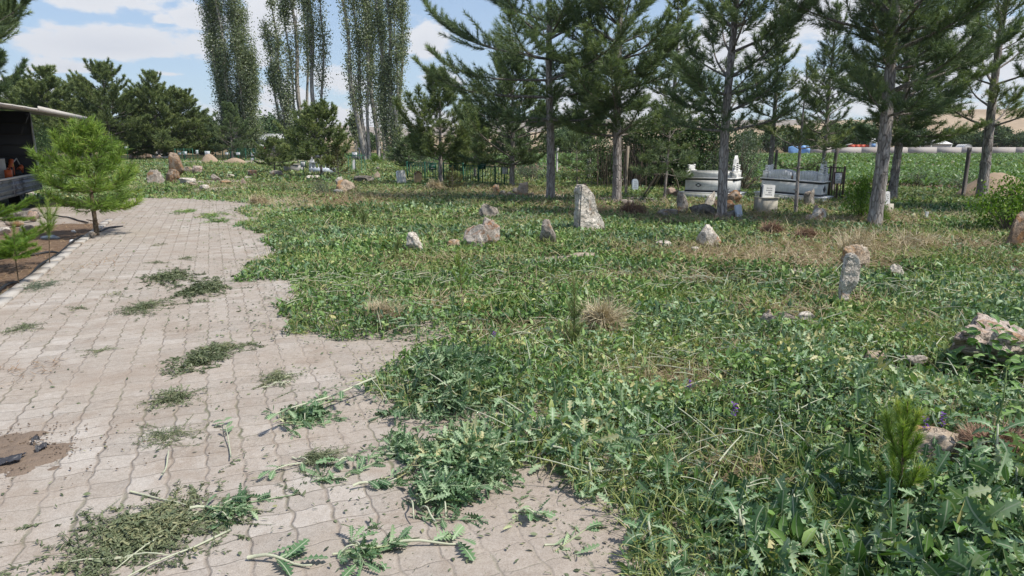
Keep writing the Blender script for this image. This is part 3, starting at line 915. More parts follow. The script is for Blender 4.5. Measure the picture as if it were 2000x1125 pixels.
def build_crop():
    rng = np.random.default_rng(5)
    A = Acc()
    rows = []
    ca, sa = math.cos(R(28)), math.sin(R(28))
    for (lo, hi, sp, rowsp, nl, sz) in ((14, 45, .30, .62, 6, 1.0), (45, 112, .62, 1.1, 5, 1.9)):
        u = np.arange(-90, 150, sp)
        v = np.arange(-60, 160, rowsp)
        U, Vv = np.meshgrid(u, v)
        U = U.ravel() + rng.normal(0, sp * .2, U.size)
        Vv = Vv.ravel() + rng.normal(0, .05, Vv.size)
        x, y = U * ca - Vv * sa, U * sa + Vv * ca
        k = in_poly(x, y, FIELD_POLY) & (y >= lo) & (y < hi) & (np.abs(x) < .78 * y + 3) & ~((y < 70) & (x < -.2 * y + 4) & (y < 40))
        x, y = x[k], y[k]
        n = len(x)
        X, Y = np.repeat(x, nl), np.repeat(y, nl)
        N = len(X)
        h = np.repeat(rng.uniform(.28, .5, n), nl)
        strip_leaves(A, np.stack([X, Y, rng.uniform(.05, .35, N) * h * 1.6], -1), rng.uniform(0, 2 * PI, N), rng.uniform(.5, 1.25, N), h * rng.uniform(.7, 1.15, N), .035 * sz, np.array([.5, 1, .8, .05]), rng.uniform(.9, 1.8, N), .25, np.clip(rng.normal(.5, .2, N), 0, 1), rng.normal(0, .3, N), rib=False)
    o = A.build('crop_rows', MAT['crop'])
    o['kind'] = 'stuff'


build_crop()

# ------------------------------------------------------------------ trees


def unit(v):
    v = np.asarray(v, float)
    return v / (np.linalg.norm(v) + 1e-9)


def make_pine(seed, H, Rr, cb, r0, needle=.12, nwid=.011, ntuft=16, tstep=.11, tw_step=.14, wh=.44, nb=(4, 6), el=(0, 55), up=30, prof=None, mat='pine', bark='bark', lean=(0, 0), tuft_dens=1.0, asym=None, irregular=.28, bare_in=.3, sides=9):
    """returns meshes of trunk, branches and needles; base at the origin"""
    rng = np.random.default_rng(seed)
    T, B, Nd = Acc(), Acc(), Acc()
    K = max(12, int(H / .12))
    zz = np.linspace(0, H * .97, K)
    px = lean[0] * zz + .025 * H * .12 * np.sin(zz * 1.1 + seed)
    py = lean[1] * zz + .025 * H * .12 * np.cos(zz * .9 + seed * 2)
    px -= px[0]; py -= py[0]
    whorls = []
    z = cb
    while z < H - .22:
        whorls.append(z)
        z += wh * rng.uniform(.75, 1.25) * (1 if z < H * .8 else .75)
    rad = r0 * ((1 - zz / H) ** .85 * .93 + .07) * (1 + .25 * np.exp(-zz / (r0 * 1.6)))
    lw = [cb - wh * (i + 1) for i in range(8) if cb - wh * (i + 1) > .25]
    for w in whorls + lw:
        rad *= 1 + .16 * np.exp(-((zz - w) / .06) ** 2)
    T.tube(np.stack([px, py, zz - .06], -1), rad, sides)
    for w in lw:      # dead stubs
        for _ in range(rng.integers(2, 4)):
            a = rng.uniform(0, 2 * PI)
            i = int(w / (H * .97) * (K - 1))
            l = rng.uniform(.04, .12) + rad[i]
            T.tube([(px[i], py[i], w), (px[i] + math.cos(a) * l, py[i] + math.sin(a) * l, w + .04)], (.012, .006), 4)
    P, A_, Sz, Tn = [], [], [], []
    prof = prof or (lambda t: (1 - t) ** .75 * min(1, .72 + t * 1.6))
    for w in whorls:
        t = (w - cb) / max(.01, H - cb)
        i = min(K - 1, int(w / (H * .97) * (K - 1)))
        base = np.array([px[i], py[i], w])
        m = rng.integers(nb[0], nb[1] + 1)
        a0 = rng.uniform(0, 2 * PI)
        for b in range(m):
            az = a0 + 2 * PI * b / m + rng.normal(0, .25)
            L = max(.12, Rr * prof(t) * (1 + rng.normal(0, irregular)))
            if asym: L *= 1 + asym[1] * math.cos(az - asym[0])
            if rng.uniform() < .06: continue
            e0 = R(el[0] + (el[1] - el[0]) * t + rng.normal(0, 7))
            n = 8
            pts = [base]
            bt = rng.uniform(-.25, .25)
            for s in np.linspace(0, 1, n)[1:]:
                e = e0 + R(up) * s * s - R(7) * math.sin(s * PI)
                aa = az + bt * s
                pts.append(pts[-1] + np.array([math.cos(e) * math.cos(aa), math.cos(e) * math.sin(aa), math.sin(e)]) * L / (n - 1))
            pts = np.array(pts)
            r = max(.006, min(rad[i] * .42, .017 * L + .004))
            B.tube(pts, np.linspace(r, .004, n), 5)
            bt0 = rng.uniform(.2, .75)
            ss = np.arange(bare_in, 1.0, tw_step / L)
            for si, s in enumerate(ss):
                f = s * (n - 1)
                j = min(n - 2, int(f))
                p0 = pts[j] + (pts[j + 1] - pts[j]) * (f - j)
                d = unit(pts[j + 1] - pts[j])
                sd_ = unit(np.cross(d, (0, 0, 1)))
                for sg in ((-1, 1) if rng.uniform() < .75 else (rng.choice([-1, 1]),)):
                    if rng.uniform() > tuft_dens: continue
                    ang = R(rng.uniform(35, 65))
                    dd = unit(d * math.cos(ang) + sd_ * sg * math.sin(ang) + np.array([0, 0, rng.normal(.12, .22)]))
                    l = ((1 - s) * L * .42 + .16) * rng.uniform(.55, 1.2)
                    q1 = p0 + dd * l * .5
                    q2 = q1 + unit(dd + np.array([0, 0, .35])) * l * .5
                    B.tube([p0, q1, q2], (.005, .004, .002), 3, cap=False)
                    k = max(1, int(l * .7 / tstep))
                    for q in range(k + 1):
                        u = .35 + .65 * q / max(1, k)
                        pp = p0 + (q1 - p0) * min(1, u * 2) + (q2 - q1) * max(0, u * 2 - 1)
                        P.append(pp); A_.append(unit(dd + np.array([0, 0, .3])))
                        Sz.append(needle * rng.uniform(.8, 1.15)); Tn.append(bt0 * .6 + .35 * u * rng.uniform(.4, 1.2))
            for s in np.arange(.62, 1.02, tstep / L * .9):
                f = min(s, 1) * (n - 1)
                j = min(n - 2, int(f))
                P.append(pts[j] + (pts[j + 1] - pts[j]) * (f - j)); A_.append(unit(pts[j + 1] - pts[j]) + np.array([0, 0, .25]))
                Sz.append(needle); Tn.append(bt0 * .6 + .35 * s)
    for u in np.arange(0, .4, .05):
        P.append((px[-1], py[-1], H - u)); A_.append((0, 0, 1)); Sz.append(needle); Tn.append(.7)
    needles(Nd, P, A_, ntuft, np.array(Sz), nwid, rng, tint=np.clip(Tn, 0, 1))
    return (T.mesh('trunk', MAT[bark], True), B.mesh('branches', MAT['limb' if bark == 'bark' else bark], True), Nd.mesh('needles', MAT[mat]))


def plant_pine(meshes, label, loc, rz=0., scale=1., group=None, name='pine_tree', cat='tree'):
    t = thing(name, label, cat, (loc[0], loc[1], gz1(loc[0], loc[1])), rz, group)
    t.scale = (scale,) * 3 if np.isscalar(scale) else scale
    for n_, me in zip(('trunk', 'branches', 'needles'), meshes):
        link(n_, me, t)
    return t


def Gp(px, py):
    p = G(px, py)
    return (p.x, p.y)


BIG = 'tall pines along the right side of the graveyard'
pa = make_pine(101, 9.2, 3.1, 2.25, .128, asym=(PI, .25), up=38, el=(2, 50), wh=0.5, nb=(3, 5), tuft_dens=0.8, bare_in=0.25, lean=(-.012, 0), irregular=.3, needle=0.17, nwid=0.013, ntuft=20, tw_step=0.1, tstep=0.1)
plant_pine(pa, 'tall pine with long open limbs reaching left, leftmost of the big pines', Gp(1075, 392), 0, 1, BIG)
pb = make_pine(102, 9.0, 2.35, 1.85, .13, up=34, el=(12, 52), wh=0.4, tuft_dens=0.85, bare_in=0.18, ntuft=20, needle=0.17, nwid=0.014, tw_step=0.1, tstep=0.1)
plant_pine(pb, 'dense dark pine with thick trunk standing right of the tall white stone', Gp(1204, 396), 1.2, 1, BIG)
pc = make_pine(103, 8.6, 2.1, 1.85, .108, up=42, el=(12, 55), wh=0.42, tuft_dens=0.7, bare_in=0.22, needle=0.16, nwid=0.012, ntuft=19, tw_step=0.095, tstep=0.09)
plant_pine(pc, 'tall pine whose straight trunk rises in front of the left marble tomb', Gp(1410, 428), .4, 1, BIG)
pf = make_pine(104, 8.8, 2.2, 2.15, .135, up=34, el=(16, 54), wh=0.38, tuft_dens=0.62, needle=0.17, ntuft=24, bare_in=0.16, nwid=0.011, tw_step=0.09, tstep=0.09)
plant_pine(pf, 'big bushy pine with bare ringed trunk in front of the leafy shrub at right', Gp(1707, 441), 2.0, 1, BIG)
ph = make_pine(105, 9.0, 2.9, 2.1, .15, up=46, el=(18, 58), wh=0.52, nb=(3, 4), tuft_dens=.85, mat='pine_olive', irregular=.35, needle=0.17, nwid=0.013, ntuft=20, tw_step=0.1, tstep=0.1, bare_in=0.28)
plant_pine(ph, 'thick trunked open pine at the right edge beside the soil mound', Gp(1916, 388), .9, 1, BIG)
pd_ = make_pine(106, 7.2, 1.45, 1.95, .10, up=35, el=(15, 55), wh=0.45, nb=(3, 5), tuft_dens=.8, mat='pine_olive', needle=0.16, nwid=0.015, ntuft=22, tw_step=0.11, tstep=0.11, bare_in=0.2)
D_ = at(1502, 352, 26.5)
plant_pine(pd_, 'slim lighter pine behind the right marble tomb', (D_.x, D_.y), 0, 1, BIG)
D_ = at(1604, 352, 25.5)
plant_pine(pc, 'thin leaning pine between the right marble tomb and the fence plaque', (D_.x, D_.y), 2.6, (.78, .78, .74), BIG)
D_ = at(1742, 392, 20.6)
plant_pine(pb, 'pine half hidden just behind the big bushy pine and its ringed trunk', (D_.x, D_.y), 4.0, (.95, .95, .85), BIG)
D_ = at(1310, 340, 27.5)
plant_pine(pd_, 'pine in the dark thicket behind the left marble tomb', (D_.x, D_.y), 1.7, (1.25, 1.25, 1.0), BIG)
D_ = at(1850, 330, 33)
D_ = at(1150, 345, 34)
plant_pine(pf, 'dark pine filling the gap behind the two leftmost big pines', (D_.x, D_.y), .7, (.7, .7, .72), BIG)
# off frame at the right, its branches reach into the picture
plant_pine(pf, 'dark pine at the extreme right edge, only its hanging branches visible', (13.2, 16.8), 3.1, 1.0, BIG)

MID = 'middle sized pines behind the graveyard'
pk = make_pine(111, 4.4, 2.0, .95, .085, up=48, el=(10, 52), wh=0.33, nb=(4, 5), tuft_dens=1.0, nwid=0.018, ntuft=22, tstep=.13, tw_step=0.12, mat='pine_olive', needle=0.2, bare_in=0.2)
plant_pine(pk, 'cone shaped pine with upswept branches behind the tan gabled headstone', Gp(861, 361), 0, 1, MID)
pl = make_pine(112, 4.8, 2.5, .85, .10, up=30, el=(8, 55), wh=0.3, nb=(5, 6), tuft_dens=1.0, nwid=0.019, ntuft=22, tstep=.13, tw_step=0.12, needle=0.16)
plant_pine(pl, 'broad dark pine behind the small buff stone with scattered rubble', Gp(1000, 367), 0, 1, MID)
D_ = at(928, 340, 34)
plant_pine(pl, 'low dark pine between the cone shaped pine and the broad dark pine', (D_.x, D_.y), 2, (.75, .75, .62), MID)
D_ = at(905, 355, 31)
plant_pine(pk, 'small thin pine beside the green railing with the dark plaques', (D_.x, D_.y), 1, (.45, .45, .5), MID)
D_ = at(800, 332, 42)
plant_pine(pl, 'small bushy pine under the rightmost poplar clump', (D_.x, D_.y), 3, (.62, .62, .42), MID)
po = make_pine(113, 3.4, 2.1, .75, .06, up=36, el=(5, 50), wh=0.26, nb=(5, 6), tuft_dens=1.0, nwid=0.026, ntuft=22, tstep=.14, tw_step=0.13, mat='pine_olive', bark='limb', needle=0.16)
plant_pine(po, 'bright layered pine in front of the middle poplar clump', Gp(628, 346), 0, 1.02, MID)
D_ = at(537, 340, 40)
plant_pine(po, 'small rounded pine left of the grey concrete grave', (D_.x, D_.y), 1, (.62, .62, .55), MID)
D_ = at(583, 330, 46)
plant_pine(po, 'pine standing behind the white sign in green frame', (D_.x, D_.y), 2, (.62, .62, .70), MID)
D_ = at(455, 320, 61)
plant_pine(pl, 'dark conical pine standing in front of the dense left poplar', (D_.x, D_.y), .5, (.82, .82, .95), MID)
pr = make_pine(114, 1.5, .62, .25, .03, needle=.10, up=35, el=(15, 55), wh=.2, nb=(4, 5), nwid=.016, ntuft=14, tstep=.09, tw_step=.12, mat='pine_brown', bark='limb')
plant_pine(pr, 'small browning pine right of the blue grey marble grave', Gp(661, 347), 0, 1, MID)
plant_pine(pr, 'small brownish pine bush in front of the green railing', Gp(884, 374), 2, (.6, .6, .55), MID)
# staked and slim young ones
pj = make_pine(115, 2.7, 1.5, .75, .045, up=18, el=(0, 50), wh=.32, nb=(4, 5), tuft_dens=.9, needle=0.15, nwid=.012, lean=(.05, 0), ntuft=22)
plant_pine(pj, 'spreading young pine held by wooden props beside the left marble tomb', Gp(1297, 392), 0, 1, 'young pines near the tombs')
pi_ = make_pine(116, 3.4, .85, 1.05, .045, up=25, el=(10, 50), wh=.5, nb=(3, 4), tuft_dens=.62, needle=.12, nwid=.012, mat='pine_olive', irregular=.4)
plant_pine(pi_, 'slim sparse young pine standing in front of the right marble tomb', Gp(1553, 424), 0, 1, 'young pines near the tombs')
D_ = at(1128, 362, 26)
plant_pine(pj, 'low young pine with drooping boughs left of the dense dark pine', (D_.x, D_.y), 2.5, (.7, .7, .75), 'young pines near the tombs')

LEFT = 'pines along the left background'
pt = make_pine(121, 8.2, 4.8, .9, .17, up=24, el=(5, 45), wh=0.42, nb=(5, 6), needle=0.26, nwid=0.04, ntuft=16, tstep=0.18, tw_step=0.19, bare_in=.25, mat='pine_olive', prof=lambda t: (1 - t) ** .55 * min(1, .7 + t * 1.5))
pu = make_pine(122, 7.6, 4.2, .8, .15, up=22, el=(2, 45), wh=0.38, nb=(5, 6), needle=0.26, nwid=0.04, ntuft=16, tstep=0.18, tw_step=0.18, bare_in=.2, mat='pine_olive', prof=lambda t: (1 - t) ** .7 * min(1, .8 + t))
for px, Y, sc, msh, lab in ((108, 58, (.95, .95, .95), pu, 'olive green pine rising behind the open truck bed'),
                            (218, 60, (.85, .85, .92), pt, 'broad crowned pine behind the bushy young pine'),
                            (312, 63, (.85, .85, .96), pu, 'rounded dark pine above the pale headstones at left'),
                            (362, 66, (.85, .85, .72), pt, 'lower pine at the right end of the left pine row'),
                            (165, 68, (.9, .9, .84), pt, 'pine crown showing between the two leftmost rear pines'),
                            (268, 71, (.9, .9, .84), pu, 'pine crown showing between the broad and the rounded pine'),
                            (50, 70, (1.1, 1.1, .9), pt, 'pine crown behind the truck canopy at the left edge'),
                            (400, 74, (.6, .6, .6), pu, 'small yellowish pine far behind the soil mounds')):
    D_ = at(px, 312, Y)
    plant_pine(msh, lab, (D_.x, D_.y), px * .1, sc, LEFT)
pe = make_pine(123, 9.2, 3.9, 2.9, .16, up=45, el=(15, 55), wh=.6, nb=(3, 5), needle=0.2, nwid=0.018, ntuft=24, tuft_dens=.9, tw_step=0.11)
D_ = at(-70, 330, 25)
plant_pine(pe, 'large pine at the left edge with upturned branch tips over the truck', (D_.x, D_.y), 1, 1, LEFT)

# young bushy pine beside the path
yp = make_pine(131, 1.92, 1.08, .5, .042, needle=.15, nwid=0.012, ntuft=12, tstep=.075, tw_step=.085, wh=.24, nb=(5, 6), el=(0, 60), up=42, mat='pine_light', bark='young_bark', bare_in=.2, irregular=.16, prof=lambda t: (1 - t) ** .8 * min(1, .72 + t * 1.2), lean=(-.03, 0))
plant_pine(yp, 'bushy bright green young pine on a short trunk beside the paved path', Gp(190, 461), 0, 1.0, None, 'young_pine')


# poplars ------------------------------------------------------------
def make_poplar(seed, H, limbs, nleaf, size, dens_low=1.0):
    """limbs: list of (x0, y0, lean x, lean y, top fraction, radius, bare fraction, spread)"""
    rng = np.random.default_rng(seed)
    T, B, Lf = Acc(), Acc(), Acc()
    C, tn = [], []
    for li, (x0, y0, lx, ly, top, r, bare, sp) in enumerate(limbs):
        h = H * top
        n = 26
        z = np.linspace(0, h, n)
        f = z / h
        x = x0 + lx * f ** .6 + .12 * np.sin(z * .7 + li)
        y = y0 + ly * f ** .6 + .12 * np.cos(z * .6 + li * 2)
        (T if li == 0 else B).tube(np.stack([x, y, z - .1], -1), r * ((1 - f) * .9 + .1), 7, .5)
        nsub = int(h * 5.0)
        for s in range(nsub):
            u = rng.uniform(bare, .99)
            j = min(n - 2, int(u * (n - 1)))
            p = np.array([x[j], y[j], z[j]])
            a = rng.uniform(0, 2 * PI)
            l = rng.uniform(.6, 2.6) * (1.2 - u * .95)
            e = R(rng.uniform(58, 82))
            pts = [p]
            for q in range(4):
                e = min(R(88), e + R(5))
                pts.append(pts[-1] + np.array([math.cos(e) * math.cos(a), math.cos(e) * math.sin(a), math.sin(e)]) * l / 4)
            if rng.uniform() < .75: B.tube(pts, np.linspace(.028, .008, 5), 4, .5, cap=False)
            m = max(3, int(nleaf / (nsub * len(limbs))))
            if u < bare + .25: m = int(m * dens_low)
            if fnoise(p[0] + 40 * li, p[2], 1.8, seed) < .44: m = int(m * .18)
            k = rng.uniform(.15, 1, m)
            pts = np.array(pts)
            jj = np.minimum(3, (k * 4).astype(int))
            cc = pts[jj] + (pts[jj + 1] - pts[jj]) * (k * 4 - jj)[:, None] + rng.normal(0, sp, (m, 3)) * np.array([1, 1, 1.3])
            C.append(cc); tn.append(np.clip(rng.normal(.45, .2, m) + rng.normal(0, .12), 0, 1))
    C = np.concatenate(C)
    tn = np.concatenate(tn)
    quads_leaves(Lf, C, rng.uniform(.7, 1.25, len(C)) * size, tn, rng, aspect=.95)
    return T.mesh('trunk', MAT['poplar_bark'], True), (B.mesh('branches', MAT['poplar_bark'], True) if B.F else None), Lf.mesh('foliage', MAT['poplar'])


def plant_poplar(meshes, label, loc, rz=0, name='poplar_tree'):
    t = thing(name, label, 'tree', (loc[0], loc[1], gz1(loc[0], loc[1]) - .1), rz, 'poplars behind the graveyard')
    for n_, me in zip(('trunk', 'branches', 'foliage'), meshes):
        if me: link(n_, me, t)


# dense left poplar: its column leans left as it rises
m1 = make_poplar(201, 24, [(0, 0, -1.6, 0, 1, .30, .02, .34), (.6, .3, -.6, .3, .9, .2, .02, .36), (-.4, -.3, -2.2, -.3, .95, .2, .03, .36), (1.0, 0, .1, .2, .62, .16, .02, .38), (-.6, .2, -1.7, .2, .86, .18, .04, .36), (.8, -.4, -.1, -.2, .74, .18, .02, .38), (.2, -.6, -1.2, -.5, .9, .2, .02, .36), (1.3, .3, .5, 0, .5, .15, .02, .36)], 110000, .13)
D_ = at(470, 318, 74)
plant_poplar(m1, 'dense leafy poplar column leaning left, leftmost poplar', (D_.x, D_.y))
# middle clump: several pale stems
for px, Y, sd_, lb, args in ((574, 66, 202, 'shorter poplar stem leaning left in the middle poplar clump', dict(H=14.5, limbs=[(0, 0, -1.2, 0, 1, .27, .1, .24), (-.1, .2, -2.0, .2, .86, .13, .12, .26), (.2, -.2, -.3, -.2, .7, .12, .15, .24)], nleaf=16150, size=0.137, dens_low=.6)),
                         (597, 69, 203, 'tall pale stemmed poplar at the centre of the middle clump', dict(H=23, limbs=[(0, 0, -.5, 0, 1, .27, .36, .3), (.3, .2, .4, .2, .92, .17, .34, .32), (-.3, 0, -1.0, .1, .8, .15, .36, .3)], nleaf=19950, size=0.144, dens_low=.5)),
                         (618, 66, 204, 'tall poplar at the right of the middle clump with bare lower stem', dict(H=22, limbs=[(0, 0, .2, 0, 1, .25, .36, .3), (.3, .2, 1.0, .2, .85, .16, .30, .32), (-.2, .2, .3, -.4, .9, .14, .4, .28)], nleaf=19950, size=0.144, dens_low=.55)),
                         (716, 64, 205, 'forked poplar spreading left in the rightmost poplar clump', dict(H=21, limbs=[(0, 0, -1.9, 0, 1, .25, .16, .28), (0, .2, -.7, .2, .95, .2, .18, .3), (.2, 0, .3, .1, .9, .16, .2, .3)], nleaf=21850, size=0.137, dens_low=.5)),
                         (742, 68, 206, 'poplar with tilted trunk at the centre of the rightmost clump', dict(H=22, limbs=[(0, 0, -.9, 0, 1, .24, .15, .3), (.3, 0, .3, .3, .9, .16, .2, .3)], nleaf=19950, size=0.137, dens_low=.7)),
                         (771, 64, 207, 'rightmost poplar, leafy from its dark base upward', dict(H=22, limbs=[(0, 0, -.2, 0, 1, .3, .04, .26), (.3, .1, .9, 0, .93, .18, .05, .28), (-.4, 0, -.8, .1, .85, .16, .06, .28), (.2, -.2, .4, -.3, .7, .14, .03, .28)], nleaf=45600, size=0.122))):
    D_ = at(px, 318, Y)
    plant_poplar(make_poplar(sd_, **args), lb, (D_.x, D_.y))
D_ = at(694, 312, 95)
plant_poplar(make_poplar(208, 5.4, [(0, 0, .2, 0, 1, .1, .25, .3), (.1, 0, -.3, 0, .9, .08, .25, .3)], 1500, .3), 'small young poplar far off left of the rightmost clump', (D_.x, D_.y))


# leafy bushes and far trees --------------------------------------------
def make_bush(seed, rx, ry, h, n, size, mat, nclump=26, trunk=.0, base=.0, stems=5, up=.3, aspect=.6, vert=0):
    rng = np.random.default_rng(seed)
    B, Lf = Acc(), Acc()
    C, tn = [], []
    for i in range(nclump):
        a = rng.uniform(0, 2 * PI)
        q = rng.uniform(0, 1) ** .5
        f = rng.uniform(.0, 1)
        prof = math.sin(min(1, f * .8 + .25) * PI) ** .6
        c = np.array([math.cos(a) * rx * q * prof, math.sin(a) * ry * q * prof, base + (h - base) * (.08 + .84 * f)])
        m = int(n / nclump)
        s = .22 * min(rx, (h - base)) * rng.uniform(.6, 1.3)
        C.append(c + rng.normal(0, s, (m, 3)) * np.array([1, 1, .75 + vert]))
        tn.append(np.clip(rng.normal(.45, .18, m) + rng.normal(0, .12), 0, 1))
        r0 = np.array([rng.normal(0, .05 * rx), rng.normal(0, .05 * rx), 0.0])
        if i < stems * 4:
            mid = (r0 + c) / 2 + rng.normal(0, .05 * rx, 3)
            B.tube([r0 + (0, 0, -.05), mid, c], np.array([1, .6, .25]) * (trunk or .012 * h + .006), 5)
    C = np.concatenate(C)
    C[:, 2] = np.maximum(C[:, 2], .02)
    quads_leaves(Lf, C, rng.uniform(.6, 1.3, len(C)) * size, np.concatenate(tn), rng, up=up, aspect=aspect)
    return B.mesh('stems', MAT['twig'], True), Lf.mesh('foliage', MAT[mat])


def plant_bush(meshes, name, label, cat, loc, rz=0, scale=1., group=None, z=None):
    t = thing(name, label, cat, (loc[0], loc[1], gz1(loc[0], loc[1]) if z is None else z), rz, group)
    t.scale = (scale,) * 3 if np.isscalar(scale) else scale
    for n_, me in zip(('trunk' if 'tree' in name else 'stems', 'foliage'), meshes): link(n_, me, t)
    return t


# dark thicket behind the left tomb
th = 'shrubs of the dark thicket'
b1 = make_bush(301, 1.5, 1.2, 2.6, 5200, .10, 'shrub', 40, stems=9)
b2 = make_bush(302, 1.3, 1.1, 2.2, 4200, .10, 'shrub', 34, stems=9, vert=.8)
for px, Y, msh, sc, lab in ((1175, 32, b2, (1, 1, .8), 'low dark shrub behind the leftmost big pine trunk'), (1245, 29.5, b1, (1.1, 1, .95), 'dark shrub with bare twigs behind the small bluish headstone'),
                            (1300, 27.6, b2, (1.1, 1, 1.1), 'dense dark shrub behind the wooden props'), (1350, 27, b1, (1.05, 1, 1.0), 'tall dark shrub directly behind the left marble tomb'),
                            (1395, 28.5, b2, (1.1, 1, 1.2), 'dark shrub behind the trunk in front of the left tomb')):
    D_ = at(px, 345, Y)
    plant_bush(msh, 'shrub', lab, 'shrub', (D_.x, D_.y), px, sc, th)
b3 = make_bush(303, 1.15, 1.0, 2.0, 4200, .085, 'sage', 40, stems=10, vert=.5, aspect=.3)
D_ = at(1447, 360, 25)
plant_bush(b3, 'willow_shrub', 'pale fine leaved willow shrub between the two marble tombs', 'shrub', (D_.x, D_.y), 0, 1)
# reeds: upright bare canes
def canes():
    rng = np.random.default_rng(7)
    A = Acc()
    for i in range(110):
        x, y, h = rng.normal(0, .75), rng.normal(0, .35), rng.uniform(1.1, 2.1)
        A.tube([(x, y, -.05), (x + rng.normal(0, .04), y, h * .6), (x + rng.normal(0, .12), y + rng.normal(0, .08), h)], (.012, .010, .005), 4, cap=False)
    D_ = at(1238, 352, 27.3)
    tag(A.build('cane_thicket', MAT['twig'], None, (D_.x, D_.y, gz1(D_.x, D_.y))), 'stand of bare upright canes behind the bluish headstone', 'canes')
canes()
b4 = make_bush(304, .85, .8, 1.25, 3000, .085, 'bright', 30, stems=8, up=.6, aspect=.55)
plant_bush(b4, 'leafy_shrub', 'bright leafy shrub at the left of the big ringed trunk', 'shrub', Gp(1682, 432), 0, (.45, .45, .72), 'bright green shrubs at right')
plant_bush(b4, 'leafy_shrub', 'bright feathery shrub near the right edge in front of the soil mound', 'shrub', Gp(1968, 452), 2, (.68, .68, .82), 'bright green shrubs at right')
plant_bush(b4, 'leafy_shrub', 'small leafy sucker at the right foot of the big ringed trunk', 'shrub', Gp(1722, 440), 4, (.16, .16, .26), 'bright green shrubs at right')
b5 = make_bush(305, .7, .6, .8, 1500, .07, 'sage', 24, stems=7, vert=.6, aspect=.3, up=.8)
for px, py, sc, lab in ((1040, 352, (1, 1, 1.2), 'grey green wormwood clump left of the leftmost big pine trunk'), (1018, 345, (.8, .8, 1.0), 'grey green wormwood clump behind the green railing end'),
                        (628, 378, (.75, .75, .6), 'low silvery bush in the grass left of the heaped rocks'), (1880, 372, (1.3, .9, .8), 'grey green weeds under the rightmost concrete post'), (1790, 366, (1.6, .9, .8), 'grey green weeds along the field edge between the posts'),
                        (835, 340, (1.5, 1, 1.3), 'pale bush behind the left dark plaque on the railing')):
    plant_bush(b5, 'wormwood_clump', lab, 'shrub', Gp(px, py), px, sc, 'grey green clumps')
for px, py, Y, sc, lab in ((90, 320, 40, (1.6, 1.2, 1.6), 'pale green bush behind the end of the truck bed'), (735, 322, 58, (1.3, 1, .9), 'low green bush under the rightmost poplar clump'), (770, 318, 60, (1.2, 1, .8), 'low dark bush at the foot of the rightmost poplar'), (470, 320, 66, (2.5, 1, 1.2), 'low bush at the foot of the dense left poplar')):
    D_ = at(px, py, Y)
    plant_bush(b4 if px == 735 else b2, 'low_bush', lab, 'shrub', (D_.x, D_.y), px, tuple(s * .55 for s in sc), 'bushes in the background')
# far broadleaf trees
ft = make_bush(311, 3.4, 3.0, 6.2, 5200, .42, 'far_tree', 46, trunk=.16, base=1.2, stems=8, aspect=.8)
ft2 = make_bush(312, 2.2, 2.0, 7.0, 4200, .4, 'far_tree', 40, trunk=.14, base=1.0, stems=8, aspect=.8)
far = [(395, 110, 1.0, ft, 'round pale green tree behind the gap left of the dense poplar'), (528, 118, 1.15, ft, 'round green tree above the white roofed building'), (562, 125, .8, ft, 'small pale tree right of the round one above the building'),
       (1110, 122, .9, ft, 'far round tree seen right of the leftmost big pine trunk'), (1085, 116, .7, ft, 'far tree just behind the leftmost big pine trunk'), (1140, 105, .7, ft2, 'far slim tree between the two leftmost big pines'),
       (1005, 118, .8, ft, 'far tree behind the broad dark pine'), (720, 130, .7, ft, 'far low tree between the poplar clumps'), (815, 122, .7, ft, 'far low tree right of the rightmost poplar'),
       (1535, 150, .95, ft, 'far dark tree above the blue tarpaulin'), (1575, 152, 1.0, ft2, 'far tree right of the blue tarpaulin'), (1625, 150, 1.1, ft, 'far dark tree left of the red cart'), (1660, 151, 1.15, ft, 'far dark tree directly behind the red cart'),
       (1692, 154, 1.1, ft, 'far dark tree behind the white cabin'), (1765, 150, .95, ft2, 'far tree behind the third concrete post'), (1790, 152, 1.0, ft, 'far pale tree left of the white tent roof'), (1848, 149, .85, ft2, 'far tree right of the white tent roof'), (1872, 151, .9, ft, 'far dark round tree above the small dome'),
       (1935, 148, 1.05, ft2, 'far yellow green poplar right of the thick pine trunk'), (1957, 150, .9, ft2, 'far yellow green poplar nearer the right edge'), (1990, 149, .75, ft, 'far dark tree at the right edge above the wall'), (1460, 140, .8, ft, 'far tree behind the willow shrub'), (1905, 152, .8, ft, 'far bush left of the yellow green poplars'),
       (1500, 146, .8, ft, 'far tree behind the slim lighter pine')]
for px, Y, sc, msh, lab in far:
    D_ = at(px, 295, Y)
    plant_bush(msh, 'distant_tree', lab, 'tree', (D_.x, D_.y), px * .7, (sc, sc, sc * .82), 'trees far beyond the field', z=0)
